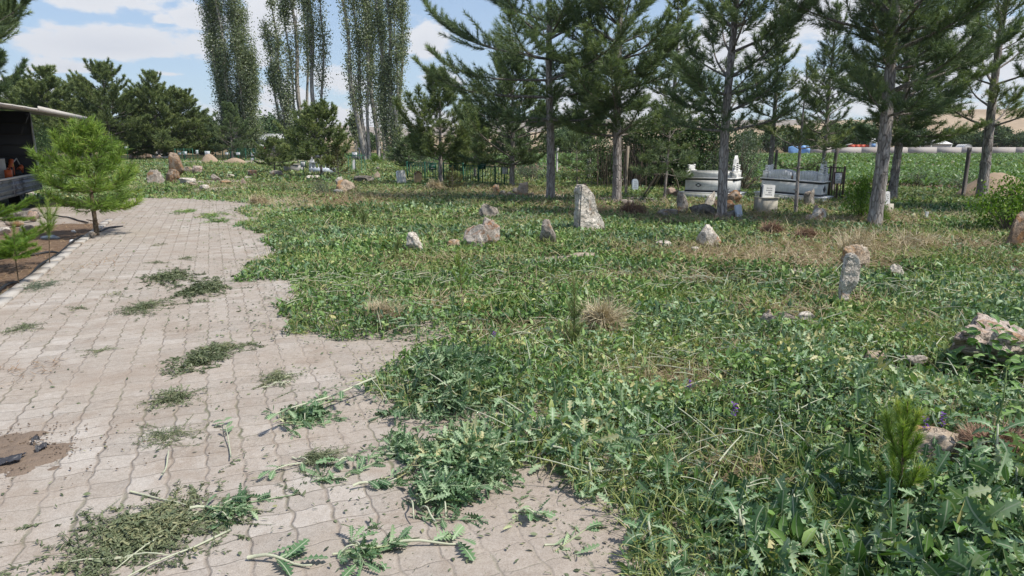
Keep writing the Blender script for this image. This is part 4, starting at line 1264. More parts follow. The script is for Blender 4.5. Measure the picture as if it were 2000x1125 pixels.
# ------------------------------------------------------------------ stones
def rock_mesh(name, dims, mat, seed, sub=4, box=.75, cuts=8, cut=(.55, .92), taper=0.0, lean=(0, 0), rough=.13, jag=.8, sink=.12):
    """dims = width, depth, height above the ground in metres; base at the origin"""
    rng = random.Random(seed)
    bm = bmesh.new()
    bmesh.ops.create_icosphere(bm, subdivisions=sub, radius=1)
    planes = []
    for _ in range(cuts):
        v = Vector((rng.gauss(0, 1), rng.gauss(0, 1), rng.gauss(.1, .8))).normalized()
        planes.append((v, rng.uniform(*cut)))
    off = Vector((rng.uniform(-50, 50), rng.uniform(-50, 50), rng.uniform(-50, 50)))
    w, d, h = dims
    hh = h * (1 + sink)
    for v in bm.verts:
        p = v.co.copy()
        p = Vector([math.copysign(abs(c) ** box, c) for c in p])
        for n_, k in planes:
            dd = p.dot(n_) - k
            if dd > 0: p -= n_ * dd
        q = p * 1.6 + off
        f = noise.fractal(q, .8, 2.1, 5) * rough + (noise.ridged_multi_fractal(q * 1.3, .9, 2.2, 4, 1.0, 2.0) - 1.1) * rough * jag
        p *= 1 + f
        t = (p.z + 1) / 2
        sc = 1 - taper * t
        z = (p.z + 1) / 2 * hh - h * sink
        v.co = Vector((p.x * sc * w / 2 + lean[0] * t, p.y * sc * d / 2 + lean[1] * t, z))
    me = bpy.data.meshes.new(name)
    bm.to_mesh(me)
    bm.free()
    me.polygons.foreach_set('use_smooth', np.ones(len(me.polygons), bool))
    me.materials.append(MAT[mat])
    return me


SC_ = [0]


def rock(label, px, py, wpx, hpx, mat, name='field_stone', cat='stone', depth=.8, group=None, rz=None, z=0.0, **kw):
    """px, py: middle of its foot in the photo; wpx, hpx: width and height there"""
    SC_[0] += 1
    p = G(px, py)
    m = p.y / F_PX
    dims = (wpx * m * 1.2, wpx * m * depth * 1.1, hpx * m * 1.12)
    me = rock_mesh(name, dims, mat, 1000 + SC_[0] * 17, **kw)
    o = link(name, me, None, (p.x, p.y + dims[1] * .35, gz1(p.x, p.y) + z + .03))
    o.rotation_euler = (0, 0, rz if rz is not None else (SC_[0] * 1.7) % 1.2 - .6)
    return tag(o, label, cat, group)


def facet_stone(name, label, base, prof, th, mat, rz, cat='stone', seed=1, rough=.02, sub=3, bev=.02, lean=(0, 0)):
    """a stone with a flat outline (x, z points in metres) and thickness th, roughened"""
    bm = bmesh.new()
    f = [bm.verts.new((x, -th / 2, z)) for x, z in prof]
    b = [bm.verts.new((x * .96, th / 2, z * .985)) for x, z in prof]
    n = len(prof)
    bm.faces.new(f)
    bm.faces.new(list(reversed(b)))
    for i in range(n):
        bm.faces.new((f[i], b[i], b[(i + 1) % n], f[(i + 1) % n]))
    bmesh.ops.recalc_face_normals(bm, faces=bm.faces)
    bmesh.ops.bevel(bm, geom=bm.edges[:], offset=bev, segments=2, affect='EDGES')
    bmesh.ops.triangulate(bm, faces=bm.faces[:])
    for _ in range(sub):
        long_ = [e for e in bm.edges if e.calc_length() > .05 * max(.4, max(z for _, z in prof))]
        if long_: bmesh.ops.subdivide_edges(bm, edges=long_, cuts=1)
        bmesh.ops.triangulate(bm, faces=[q for q in bm.faces if len(q.verts) > 3])
    bm.normal_update()
    off = Vector((seed * 3.1, seed * 1.7, 0))
    H = max(z for _, z in prof)
    for v in bm.verts:
        q = v.co / max(H, .3) * 3 + off
        v.co += v.normal * ((noise.fractal(q, .8, 2.1, 5)) * rough + (noise.ridged_multi_fractal(q * 1.5, .9, 2.2, 4, 1, 2) - 1.1) * rough * .6)
        v.co.x += lean[0] * v.co.z
        v.co.y += lean[1] * v.co.z
    me = bpy.data.meshes.new(name)
    bm.to_mesh(me)
    bm.free()
    me.materials.append(MAT[mat])
    o = link(name, me, None, (base[0], base[1], gz1(base[0], base[1]) - .05))
    o.rotation_euler = (0, 0, rz)
    return tag(o, label, cat)


# the tall white stone: dark left face, broad pale right face
P_ = Gp(1149, 457)
facet_stone('standing_stone', 'tall whitish standing stone with dark left face, largest upright stone in the weeds', (P_[0], P_[1] + .10), [(-.27, 0), (.37, 0), (.38, .08), (.27, .30), (.16, .55), (.09, .74), (.01, .88), (-.08, .93), (-.17, .91), (-.19, .80), (-.22, .55), (-.25, .25)], .24, 'white_rock', R(27), seed=4, rough=.03, sub=4, bev=.03, lean=(-.04, .05))
P_ = Gp(1127, 400)
facet_stone('stone_slab', 'brown orange slab leaning behind the tall whitish standing stone', P_, [(-.12, 0), (.14, 0), (.20, .3), (.26, .62), (.16, .66), (.02, .4)], .12, 'rust_rock', .2, seed=9)

LEFTROCK = 'stones in the grass at left'
rock('tall rust brown standing stone with split top, tallest of the left stone group', 345, 347, 26, 40, 'rust_rock', 'standing_stone', depth=.7, box=.62, cuts=4, taper=.35, lean=(-.18, 0), rough=.07)
rock('rugged grey stone with brown top at the left end of the stone group', 299, 362, 34, 27, 'grey_rock', box=.9, taper=.45, jag=1.0, group=LEFTROCK)
rock('rusty brown stone leaning against the foot of the tall rust stone', 335, 358, 24, 23, 'rust_rock', box=.75, taper=.2, group=LEFTROCK)
rock('low pale grey stone in front of the tall rust stone', 361, 363, 30, 13, 'white_rock', box=.8, jag=.8, group=LEFTROCK)
rock('small flat brown stone right of the low pale grey stone', 376, 366, 17, 7, 'buff_rock', group=LEFTROCK)
rock('round reddish grey stone right of the tall rust stone', 385, 344, 19, 15, 'pink_rock', box=.7, group=LEFTROCK)
rock('pale brown stone partly hidden behind the tall rust stone', 367, 340, 15, 9, 'buff_rock', group=LEFTROCK)
rock('craggy grey stone of the leaning pair mid left', 422, 356, 20, 13, 'grey_rock', jag=1.2, taper=.4, lean=(-.12, 0), group=LEFTROCK)
rock('brown stone sloping right of the craggy grey stone', 438, 362, 18, 9, 'buff_rock', group=LEFTROCK)
rock('small whitish stone nearest the path end', 398, 373, 17, 9, 'white_rock', jag=1.0, group=LEFTROCK)
rock('small pale upright stone alone in the grass', 476, 363, 9, 14, 'pink_rock', box=.6, taper=.3, lean=(-.05, 0), group=LEFTROCK)
rock('flat whitish stone lying left of the brown block', 449, 348, 12, 5, 'white_rock', group=LEFTROCK)
rock('dark brown blocky stone on the grass bank', 493, 346, 15, 11, 'rust_rock', box=.5, cuts=3, group=LEFTROCK)
rock('little white stone beside the dark brown block', 483, 350, 10, 5, 'white_rock', group=LEFTROCK)
rock('pitted grey stone heap under the small rounded pine', 537, 347, 25, 12, 'grey_rock', jag=1.2, group=LEFTROCK)
rock('flat white stone lying left of the heaped rocks', 609, 351, 21, 7, 'white_rock', group=LEFTROCK)
rock('large brown lump of the heaped rocks in the mid grass', 668, 376, 40, 20, 'buff_rock', depth=1, taper=.4, jag=.9)
rock('pale rounded stone lying on top of the heaped rocks', 663, 366, 17, 18, 'white_rock', z=.0, taper=.3)
rock('pale stone at the foot of the heaped rocks', 660, 378, 17, 7, 'white_rock')
rock('dark and white mottled boulder right of the heaped rocks', 708, 357, 31, 11, 'dark_rock', jag=1.2)
rock('small buff stone right of the mottled boulder', 736, 350, 13, 12, 'buff_rock', taper=.4)
rock('little grey stone near the foot of the rightmost poplar', 737, 334, 9, 5, 'grey_rock')
FAR = 'old stones on the bank at far left'
for px, py, w, h, mt, lb in ((256, 317, 15, 13, 'pink_rock', 'pinkish old stone leftmost on the bank'), (277, 313, 11, 15, 'buff_rock', 'buff pointed stone on the bank under the broad pine'), (290, 313, 10, 8, 'pink_rock', 'low pinkish stone right of the buff pointed stone'), (308, 320, 14, 10, 'pink_rock', 'broken pinkish stone in front of the pale headstones')):
    rock(lb, px, py, w, h, mt, box=.7, taper=.3, group=FAR, sub=3)

MIDROCK = 'stones scattered among the weeds'
rock('pitted grey stone alone in the bright weeds', 955, 426, 38, 28, 'grey_rock', jag=1.3, taper=.45, lean=(-.04, 0), group=MIDROCK)
rock('red patched stone with pale right side, largest of the broken pair', 952, 484, 40, 52, 'patch_rock', box=.7, taper=.4, lean=(.07, 0), jag=1.3)
rock('grey ridge of stone sloping left from the red patched stone', 920, 485, 66, 36, 'patch_rock', taper=.5, lean=(.15, 0), jag=1.3, depth=.5)
rock('pale low stone left of the sloping grey ridge', 886, 486, 26, 12, 'buff_rock', taper=.3, group=MIDROCK)
rock('whitish pitted stone with dark left side in the left weeds', 811, 494, 36, 34, 'white_rock', jag=1.4, taper=.4, lean=(-.05, 0), group=MIDROCK)
rock('grey lumpy stone below and left of the tall white stone', 1069, 478, 34, 40, 'grey_rock', jag=1.2, taper=.35, group=MIDROCK)
rock('white angular stone with dark pits near the middle right', 1386, 484, 48, 38, 'white_rock', jag=1.5, box=.7, taper=.25, group=MIDROCK)
rock('small flat white stone left of the white angular stone', 1296, 486, 26, 10, 'white_rock', group=MIDROCK)
rock('flat pale stone sunk in the bare patch among weeds', 1137, 511, 62, 9, 'buff_rock', depth=.5, group=MIDROCK)
rock('small bit of pale stone at the foot of the white angular stone', 1358, 493, 14, 7, 'white_rock', group=MIDROCK)
rock('brown pitted boulder behind the leaning pale post stone', 1674, 529, 52, 39, 'buff_rock', jag=1.7, box=.65, taper=.2, depth=.7, rz=.5)
P_ = Gp(1644, 592)
facet_stone('standing_stone', 'narrow pale grey stone leaning right with a tapering foot', P_, [(-.04, 0), (.03, 0), (.05, .14), (.10, .27), (.145, .44), (.12, .56), (.06, .62), (.0, .58), (-.035, .38), (-.03, .18)], .09, 'white_rock', R(-8), seed=15, rough=.022, sub=4, bev=.015)
rock('small round white stone in the weeds right of the leaning stone', 1752, 550, 22, 27, 'white_rock', jag=1.2, group=MIDROCK)
rock('flat whitish stone nearly buried at the right', 1874, 566, 26, 11, 'white_rock', group=MIDROCK)
P_ = G(1462, 648)
o_ = facet_stone('stone_slab', 'grey slab tilted up on edge beside the flat pale stones', (P_.x, P_.y), [(-.02, -.06), (.34, -.06), (.36, .02), (.27, .2), (.21, .235), (.05, .06)], .16, 'grey_rock', R(14), seed=21, rough=.02, sub=4, bev=.02)
rock('small orange stone beside the tilted grey slab', 1503, 636, 24, 30, 'buff_rock', taper=.4, rz=.3)
rock('pale cream flat stone right of the tilted grey slab', 1541, 637, 46, 27, 'buff_rock', depth=.6, taper=.2, jag=.8)
rock('whitish flat stone at the right end of the low slab group', 1575, 630, 36, 20, 'white_rock', depth=.6)
for px, py, w, h, mt, lb in ((1722, 655, 34, 11, 'buff_rock', 'flat buff stone in the right weeds'), (1715, 712, 56, 20, 'buff_rock', 'buff stone half hidden by leaves below the flat buff stone'), (1790, 715, 44, 16, 'grey_rock', 'brownish stone between leaves left of the big foreground boulder')):
    rock(lb, px, py, w, h, mt, group='half buried stones at right')
rock('large pinkish brown boulder overgrown with leaves at the right edge', 1985, 735, 210, 88, 'boulder_rock', 'boulder', depth=.9, box=.6, cuts=12, cut=(.5, .85), sub=5, rough=.17, jag=1.0, rz=.25, z=.0)
rock('rough grey brown stone behind the foreground pine seedling', 1840, 905, 120, 62, 'buff_rock', depth=.7, jag=1.3, rz=.1)
rock('rust red boulder at the right edge below the feathery shrub', 1992, 486, 46, 62, 'rust_rock', 'boulder', taper=.4, box=.8)
# around the tombs
TR = 'stones around the tombs'
rock('bluish grey upright stone with orange lichen cap in front of the left tomb', 1333, 418, 24, 34, 'grey_rock', taper=.3, box=.7, lean=(-.05, 0), group=TR)
rock('jagged black and white stone in front of the left tomb', 1381, 412, 22, 32, 'white_rock', jag=1.6, taper=.4, lean=(.14, 0), group=TR)
rock('heap of dark grey rubble left of the ringed tomb tree', 1377, 426, 44, 22, 'dark_rock', jag=1.4, group=TR)
rock('low grey stone at the left of the rubble before the tomb', 1306, 424, 34, 13, 'grey_rock', jag=1.2, group=TR)
rock('reddish brown stone on top of the pile right of the tomb tree', 1431, 404, 30, 26, 'rust_rock', jag=.9, group=TR)
rock('brown stone in the middle of the pile right of the tomb tree', 1426, 418, 26, 20, 'rust_rock', jag=.9, group=TR)
rock('small dark stone at the bottom of the pile right of the tomb tree', 1430, 430, 20, 14, 'dark_rock', group=TR)
rock('orange stone at the left foot of the tomb tree', 1397, 410, 12, 16, 'rust_rock', group=TR)
rock('brick red stone at the base of the tomb tree', 1401, 433, 10, 14, 'rust_rock', group=TR)
rock('stack of pale pink stone left of the left marble tomb', 1316, 385, 22, 15, 'pink_rock', box=.6, group=TR)
rock('grey stone in the grass right of the dense dark pine', 1227, 401, 24, 11, 'grey_rock', jag=1.1, group=TR)
rock('upright rough grey stub before the right end of the right tomb', 1579, 405, 19, 33, 'grey_rock', box=.6, jag=1.4, taper=.1, group=TR)
rock('white painted stone sunk in weeds right of the slim sparse pine', 1601, 438, 22, 22, 'white_rock', box=.7, group=TR)
rock('orange topped pebble stone leaning on the white painted stone', 1594, 428, 9, 20, 'pink_rock', box=.7, group=TR)
rock('low grey stone left of the white painted stone', 1582, 438, 14, 11, 'grey_rock', group=TR)
BK = 'small stones by the buff marker'
rock('buff upright weathered grave marker with flat top', 1021, 385, 18, 29, 'buff_rock', 'standing_stone', box=.5, taper=.05, rough=.06)
rock('little stone with bright orange face left of the buff grave marker', 969, 376, 13, 14, 'rust_rock', box=.6)
for px, py, w, h, mt, lb in ((982, 380, 12, 6, 'white_rock', 'small white stone of the rubble row'), (994, 382, 10, 6, 'dark_rock', 'small dark stone of the rubble row'), (1007, 379, 13, 10, 'dark_rock', 'dark stone touching the left of the buff marker'), (1001, 387, 16, 6, 'grey_rock', 'flat grey stone in front of the rubble row'), (1036, 384, 12, 6, 'buff_rock', 'small buff stone right of the buff marker')):
    rock(lb, px, py, w, h, mt, group=BK, sub=3)
LS = 'rubble in the soil left of the path'
for px, py, w, h, mt, lb in ((22, 432, 40, 15, 'dark_rock', 'dark grey stone heap at the left frame edge'), (50, 428, 30, 12, 'dark_rock', 'dark grey stone right of the heap at the left edge'), (57, 434, 26, 17, 'pink_rock', 'pinkish brown rubble stone in the left soil'), (26, 442, 30, 11, 'buff_rock', 'pale tan flat stone in the left soil'), (46, 456, 26, 16, 'grey_rock', 'grey stone behind the yellow green sapling'), (5, 455, 20, 12, 'white_rock', 'white stone at the left frame edge'), (178, 466, 14, 9, 'buff_rock', 'round buff stone at the foot of the bushy young pine'), (146, 459, 0, 0, '', ''), (56, 384, 14, 9, 'white_rock', 'pale stone on the ground below the truck bed')):
    if w: rock(lb, px, py, w, h, mt, group=LS, sub=3)
SMALL = 'small stones of the bed edge'
for i, (px, py) in enumerate(((8, 425), (34, 421), (64, 422), (75, 427), (13, 436))):
    rock('small dark stone of the rubble bed at far left', px, py, 12, 6, 'dark_rock', group=SMALL, sub=3)

# ------------------------------------------------------------------ gravestones, tombs and plaques


def slab(A, w, h, th, c, round_=.02, mat=0, top='flat', seg=8):
    """an upright slab outline extruded along y"""
    x0, x1 = -w / 2, w / 2
    if top == 'flat': pts = [(x0, 0), (x1, 0), (x1, h - round_), (x1 - round_, h), (x0 + round_, h), (x0, h - round_)]
    elif top == 'gable': pts = [(x0, 0), (x1, 0), (x1, h * .78), (0, h), (x0, h * .78)]
    elif top == 'arch': pts = [(x0, 0), (x1, 0)] + [(w / 2 * math.cos(a), h - w / 2 + w / 2 * math.sin(a)) for a in np.linspace(0, PI, seg + 4)]
    elif top == 'pointed': pts = [(x0, 0), (x1, 0), (x1, h * .84), (x1 * .8, h * .9), (x1 * .35, h * .96), (0, h), (x0 * .35, h * .96), (x0 * .8, h * .9), (x0, h * .84)]
    elif top == 'stepped': pts = [(x0, 0), (x1, 0), (x1, h * .45), (x1 * .82, h * .48), (x1 * .82, h * .6), (x1 * .6, h * .64), (x1 * .6, h * .8), (x1 * .3, h * .86), (0, h), (x0 * .3, h * .86), (x0 * .6, h * .8), (x0 * .6, h * .64), (x0 * .82, h * .6), (x0 * .82, h * .48), (x0, h * .45)]
    n = len(pts)
    V = [(c[0] + x, c[1] - th / 2, c[2] + z) for x, z in pts] + [(c[0] + x, c[1] + th / 2, c[2] + z) for x, z in pts]
    A.add(V, [[i, i + n, (i + 1) % n + n, (i + 1) % n] for i in range(n)], .5, mat)
    A.add(V, [list(range(n))], .5, mat)
    A.add(V, [[n + i for i in reversed(range(n))]], .5, mat)


def lettering(A, w, h, c, rows, seed, mat=0, fill=.8, size=.5, up=(0, 0, 1)):
    """rows of small raised strokes that read as lettering too far off to make out"""
    rng = random.Random(seed)
    for r in range(rows):
        z = c[2] + h * (1 - (r + .5) / rows)
        wr = w * fill * rng.uniform(.55, 1)
        x = -wr / 2
        lh = h / rows * size
        while x < wr / 2:
            l = rng.uniform(.35, .8) * lh
            k = rng.choice((0, 0, 1, 2))
            if rng.random() > .14:
                A.box((c[0] + x + l / 2, c[1], z), (l * .28, .004, lh), None, .5, mat)
                if k: A.box((c[0] + x + l * .65, c[1], z + (lh * .36 if k == 1 else -lh * .3)), (l * .5, .004, lh * .24), None, .5, mat)
            x += l * 1.25


def urn(A, x, y, z, s, mat=0):
    for (zz, r) in (((0, .09), (.05, .09)), ((.05, .05), (.16, .055)), ((.16, .085), (.2, .1)), ((.2, .06), (.26, .085)), ((.26, .085), (.33, .075))):
        pass
    prof = [(0, .085), (.04, .085), (.05, .055), (.13, .05), (.15, .08), (.18, .085), (.2, .055), (.22, .05), (.27, .08), (.34, .085), (.35, .02)]
    A.tube([(x, y, z + p[0] * s) for p in prof], [p[1] * s for p in prof], 10, .5, mat)


def make_tomb(label, corner, rz, L, Wd, tilt, seed, front_diamonds, end_diamond, trough):
    """marble box tomb: plinth, body with dark bands, trough on top, posts and a stepped headstone; local x along its length, origin at front left"""
    t = thing('marble_tomb', label, 'tomb', (corner[0], corner[1], gz1(corner[0], corner[1]) - .04), rz, 'marble box tombs under the pines')
    t.rotation_euler = (0, tilt, rz)
    m, wm, bk = MAT['marble'], MAT['white_marble'], MAT['black_stone']
    cx, cy = L / 2, Wd / 2
    A = Acc(); A.box((cx, cy, .115), (L, Wd, .23)); A.box((cx, cy, .242), (L + .06, Wd + .06, .03), None, .5, 1); A.build('plinth', [m, wm], t)
    A = Acc(); i = .12
    A.box((cx, cy, .257 + .20), (L - 2 * i, Wd - 2 * i, .40)); A.build('body', m, t)
    A = Acc()
    for z in (.285, .632): A.box((cx, cy, z), (L - 2 * i + .02, Wd - 2 * i + .02, .05))
    A.build('dark_band', bk, t)
    A = Acc(); A.box((cx, cy, .672), (L - 2 * i + .09, Wd - 2 * i + .09, .03)); A.build('ledge', wm, t)
    A = Acc(); w = .05
    a, b, c_, d = i + .16, L - i - .16, i + .03, Wd - i - .03
    if trough == 'plain':
        A.box(((a + b) / 2, c_ + w / 2, .777), (b - a, w, .18)); A.box(((a + b) / 2, d - w / 2, .777), (b - a, w, .18))
        A.box(((a + b) / 2, c_ + w / 2, .878), (b - a + .02, w + .03, .022), None, .5, 1)
    else:
        for q in (c_ + w / 2, d - w / 2):
            n = 9
            for s0, s1 in ((a, a + (b - a) * .48), (a + (b - a) * .52, b)):
                for k in range(n):
                    f = (k + .5) / n
                    A.box((s0 + (s1 - s0) * f, q, .687 + .075 + .055 * math.sin(f * PI) ** .5), ((s1 - s0) / n * .999, w, .15 + .11 * math.sin(f * PI) ** .5))
    A.box((a + w / 2, cy, .757), (w, d - c_ - 2 * w - .004, .14)); A.box((b - w / 2, cy, .757), (w, d - c_ - 2 * w - .004, .14))
    A.build('trough', [m, wm], t)
    A = Acc(); A.box((cx, cy, .73), (b - a - 2 * w - .01, d - c_ - 2 * w - .01, .08)); A.build('soil', MAT['soil_brown'], t)
    for (x, y) in ((i + .07, i + .07), (i + .07, Wd - i - .07), (L - i - .07, i + .07), (L - i - .07, Wd - i - .07)):
        A = Acc(); A.box((x, y, .777), (.13, .13, .18)); A.box((x, y, .875), (.15, .15, .016)); urn(A, x, y, .883, .5); A.build('post', wm, t)
    A = Acc(); slab(A, .52, .64, .08, (0, 0, 0), top='stepped')
    hs = A.build('headstone', wm, t, (L - i - .10, cy, .687)); hs.rotation_euler = (0, 0, PI / 2)
    A = Acc(); lettering(A, .34, .3, (0, -.043, .14), 5, seed); li = A.build('lettering', MAT['ink'], hs)
    A = Acc(); slab(A, .4, .36, .06, (0, 0, 0), top='pointed')
    fs = A.build('footstone', wm, t, (i + .08, cy, .687)); fs.rotation_euler = (0, 0, -PI / 2)
    A = Acc()
    def dia(c, r, h, ax):
        p = [(-r, 0), (0, -h), (r, 0), (0, h)]
        for q, (u, v) in ((1, (1, 1)), (.55, (.55, .55))):
            o = .006 if q == 1 else .010
            V = [((c[0] + x * u, c[1] - o, c[2] + z * v) if ax == 'x' else (c[0] + o, c[1] + x * u, c[2] + z * v)) for x, z in p]
            V2 = [((x, y + .012, z) if ax == 'x' else (x - .012, y, z)) for x, y, z in V]
            A.add(V + V2, [[0, 1, 2, 3], [7, 6, 5, 4]] + [[k, k + 4, (k + 1) % 4 + 4, (k + 1) % 4] for k in range(4)], .5, 0 if q == 1 else 1)
    for f in front_diamonds: dia((i + (L - 2 * i) * f, i, .46), .10, .065, 'x')
    if end_diamond: dia((L - i, cy, .46), .13, .12, 'y')
    A.build('diamond_inlay', [bk, MAT['marble']] if not end_diamond else [bk, bk], t)
    return t


P_ = Gp(1327, 388)
make_tomb('grey marble box tomb with two dark diamond inlays, left one behind a pine trunk', P_, R(-30), 1.72, .92, 0.0, 3, (.27, .76), False, 'plain')
P_ = Gp(1473, 389)
make_tomb('whiter tilted marble box tomb with black diamond on its end, right one', P_, R(-40), 1.95, .86, R(2.5), 5, (), True, 'curved')

# small upright headstones
def headstone(label, px, py, wpx, hpx, top, mat, rz, rows=0, ink='ink', th=.09, tilt=0.0, name='headstone', seed=1):
    p = G(px, py)
    m = p.y / F_PX
    w, h = wpx * m, hpx * m
    t = thing(name, label, 'headstone', (p.x, p.y, gz1(p.x, p.y)), rz)
    t.rotation_euler = (R(-4), tilt, rz)
    A = Acc(); slab(A, w, h + .06, th, (0, 0, -.06), round_=min(w, h) * .14, top=top); A.build('slab', MAT[mat], t)
    if rows:
        A = Acc(); lettering(A, w * .86, h * .62, (0, -th / 2 - .001, h * .22), rows, seed); A.build('lettering', MAT[ink], t)
    return t


headstone('white rounded headstone slab leaning slightly, left of the tan gabled marker', 785, 361, 17, 28, 'flat', 'white_marble', R(34), th=.12, tilt=R(-3))
tg = headstone('tan gabled grave marker like a little house front', 817, 361, 14, 24, 'gable', 'tan_wood', R(30), th=.16)
A = Acc(); A.box((-.085, 0, .47), (.2, .20, .02), Matrix.Rotation(R(-35), 3, 'Y')); A.box((.085, 0, .47), (.2, .20, .02), Matrix.Rotation(R(35), 3, 'Y')); A.build('roof_board', MAT['rust_rock'], tg)
headstone('small bluish headstone with pointed arch and four lines of lettering', 1240, 373, 12, 24, 'arch', 'blue_marble', R(10), 4, seed=8)
headstone('small plain bluish marble slab leaning by the brown stone pile', 1444, 430, 13, 29, 'flat', 'blue_marble', R(20), th=.06, tilt=R(-9))
for px, py, w, h, top, lb in ((297, 311, 9, 16, 'pointed', 'pale grave slab leftmost under the rounded pine'), (311, 310, 11, 20, 'stepped', 'pale carved headstone second from the left under the rounded pine'), (324, 312, 9, 13, 'arch', 'round topped grey headstone right of the carved headstone')):
    headstone(lb, px, py, w, h, top, 'white_marble', R(15), 0, th=.14)
headstone('white stake like marker upright in the grass at right', 1808, 434, 4, 17, 'flat', 'pale_paint', 0, th=.05, tilt=R(4))
# concrete block with plaque
p = Gp(1489, 421)
t = thing('plaque_monument', 'square white plaque standing on a pale concrete block before the right tomb', 'monument', (p[0], p[1], gz1(*p)), R(18))
A = Acc(); A.box((.20, .17, .15), (.40, .34, .42)); A.box((.20, .17, .372), (.44, .38, .024)); A.build('block', MAT['concrete'], t)
A = Acc(); slab(A, .32, .30, .05, (.17, .12, .385)); pq = A.build('plaque', MAT['white_marble'], t); pq.rotation_euler = (0, R(4), 0)
A = Acc(); lettering(A, .24, .2, (.17, .0935, .43), 4, 12); A.build('lettering', MAT['ink'], pq)
A = Acc(); A.box((.04, .165, .52), (.03, .03, .27)); A.build('bracket', MAT['black_stone'], t)
p = Gp(1728, 421)
t = thing('plaque_monument', 'white plaque leaning on a small stone block at the right of the big ringed trunk', 'monument', (p[0], p[1], gz1(*p)), R(24))
A = Acc(); A.box((.17, .12, .10), (.24, .2, .26)); A.build('block', MAT['concrete'], t)
A = Acc(); slab(A, .19, .27, .05, (0, 0, 0)); q = A.build('plaque', MAT['white_marble'], t, (.08, .06, .235)); q.rotation_euler = (0, R(-8), 0)
A = Acc(); lettering(A, .14, .18, (0, -.0265, .05), 4, 31); A.build('lettering', MAT['ink'], q)
# grey concrete grave frame and the marble grave with balusters, middle left
p = Gp(556, 338)
t = thing('concrete_grave', 'long grey concrete grave box right of the small rounded pine', 'grave', (p[0], p[1], gz1(*p)), R(-12))
A = Acc(); A.box((.42, .3, .18), (.95, .6, .46)); A.build('box', MAT['post'], t)
A = Acc(); A.box((.42, .3, .425), (1.0, .65, .03)); A.build('cover_slab', MAT['concrete'], t)
p = Gp(607, 340)
t = thing('marble_grave', 'blue grey marble grave with a row of small balusters under the bright layered pine', 'grave', (p[0], p[1], gz1(*p)), R(-8))
A = Acc(); A.box((.55, .3, .12), (1.25, .62, .3)); A.build('plinth', MAT['blue_marble'], t)
A = Acc(); A.box((.55, .3, .56), (1.25, .6, .05)); A.build('top_slab', MAT['white_marble'], t)
for k in range(6):
    A = Acc(); A.tube([(.05 + k * .2, .05, z) for z in (.27, .32, .36, .45, .5, .535)], (.035, .035, .022, .034, .022, .035), 8); A.build('baluster', MAT['white_marble'], t)
A = Acc(); slab(A, .35, .75, .09, (0, 0, 0), top='stepped'); A.build('headstone', MAT['white_marble'], t, (-.02, .3, .1))


# metal railings with plaques
def railing(label, A0, A1, h, mat, step, label_cat='railing', posts=4, wires=True, name='metal_railing'):
    a, b = Vector((A0[0], A0[1], 0)), Vector((A1[0], A1[1], 0))
    L = (b - a).length
    t = thing(name, label, label_cat, (a.x, a.y, gz1(a.x, a.y)), math.atan2(b.y - a.y, b.x - a.x))
    A = Acc()
    for z in (.12, h - .03): A.box((L / 2, 0, z), (L, .03, .03))
    A.build('rail', MAT[mat], t)
    for k in range(posts + 1):
        A = Acc(); A.box((L * k / posts, 0, h / 2 - .03), (.045, .045, h + .1)); A.build('post', MAT[mat], t)
    A = Acc()
    n = int(L / step)
    for k in range(1, n): A.box((L * k / n, 0, (h + .09) / 2), (.016, .016, h - .17))
    A.build('bars', MAT[mat], t)
    return t


def plaque(label, px, py, Y, wpx, hpx, base, rows, rz=0.0, post='green_paint', ink='ink', name='plaque_sign', stand=True):
    """a plaque on a post; px, py is its centre in the photo"""
    c = at(px, py, Y)
    m = Y / F_PX
    w, h = wpx * m, hpx * m
    g = gz1(c.x, c.y)
    t = thing(name, label, 'plaque', (c.x, c.y, g), rz)
    A = Acc(); A.box((0, 0, c.z - g), (w, .03, h)); A.build('board', MAT[base], t)
    A = Acc()
    for s in (-1, 1): A.box((s * (w / 2 + .012), 0, c.z - g), (.024, .045, h + .05))
    A.box((0, 0, c.z - g + h / 2 + .012), (w, .045, .024))
    A.build('frame', MAT[post], t)
    if rows:
        A = Acc(); lettering(A, w * .9, h * .86, (0, -.018, c.z - g - h * .43), rows, int(px), size=.55); A.build('lettering', MAT[ink], t)
    if stand:
        A = Acc(); A.box((0, .035, (c.z - g + h * .4) / 2), (.035, .03, c.z - g + h * .4)); A.build('post', MAT[post], t)
    return t


railing('green railing round a grave behind the buff marker, right half', at(905, 362, 30)[:2], at(1001, 366, 27)[:2], .78, 'green_paint', .19, posts=3)
railing('dark green railing behind the white headstone and tan gabled marker', at(796, 358, 33)[:2], at(905, 358, 30.5)[:2], .8, 'green_paint', .17, posts=3)
plaque('dark green plaque with white lines, leftmost on the green railing', 845, 326, 31.5, 12, 11, 'green_paint', 3, ink='white_ink')
plaque('dark green plaque half hidden behind the young pine on the railing', 883, 328, 30.4, 10, 10, 'green_paint', 3, ink='white_ink')
plaque('green plaque with white lettering band in the middle of the railing', 942, 325, 28.6, 11, 11, 'green_paint', 3, ink='white_ink')
plaque('pale plaque in green frame at the right end of the railing', 986, 333, 27.2, 10, 13, 'pale_paint', 4)
plaque('white sign in green frame in front of the grey concrete grave', 592, 321, 38, 8, 11, 'pale_paint', 5)
plaque('white sign above the green grave canopy frame near the poplars', 693, 303, 41, 10, 12, 'pale_paint', 5)
t = thing('grave_frame', 'thin green metal frame standing over a grave below the white sign', 'frame', (*at(681, 330, 40.5)[:2], 0.03), 0)
A = Acc()
for x in (0, .74):
    for y in (0, .9): A.tube([(x, y, -.02), (x, y, .95)], .018, 5)
A.build('legs', MAT['green_paint'], t)
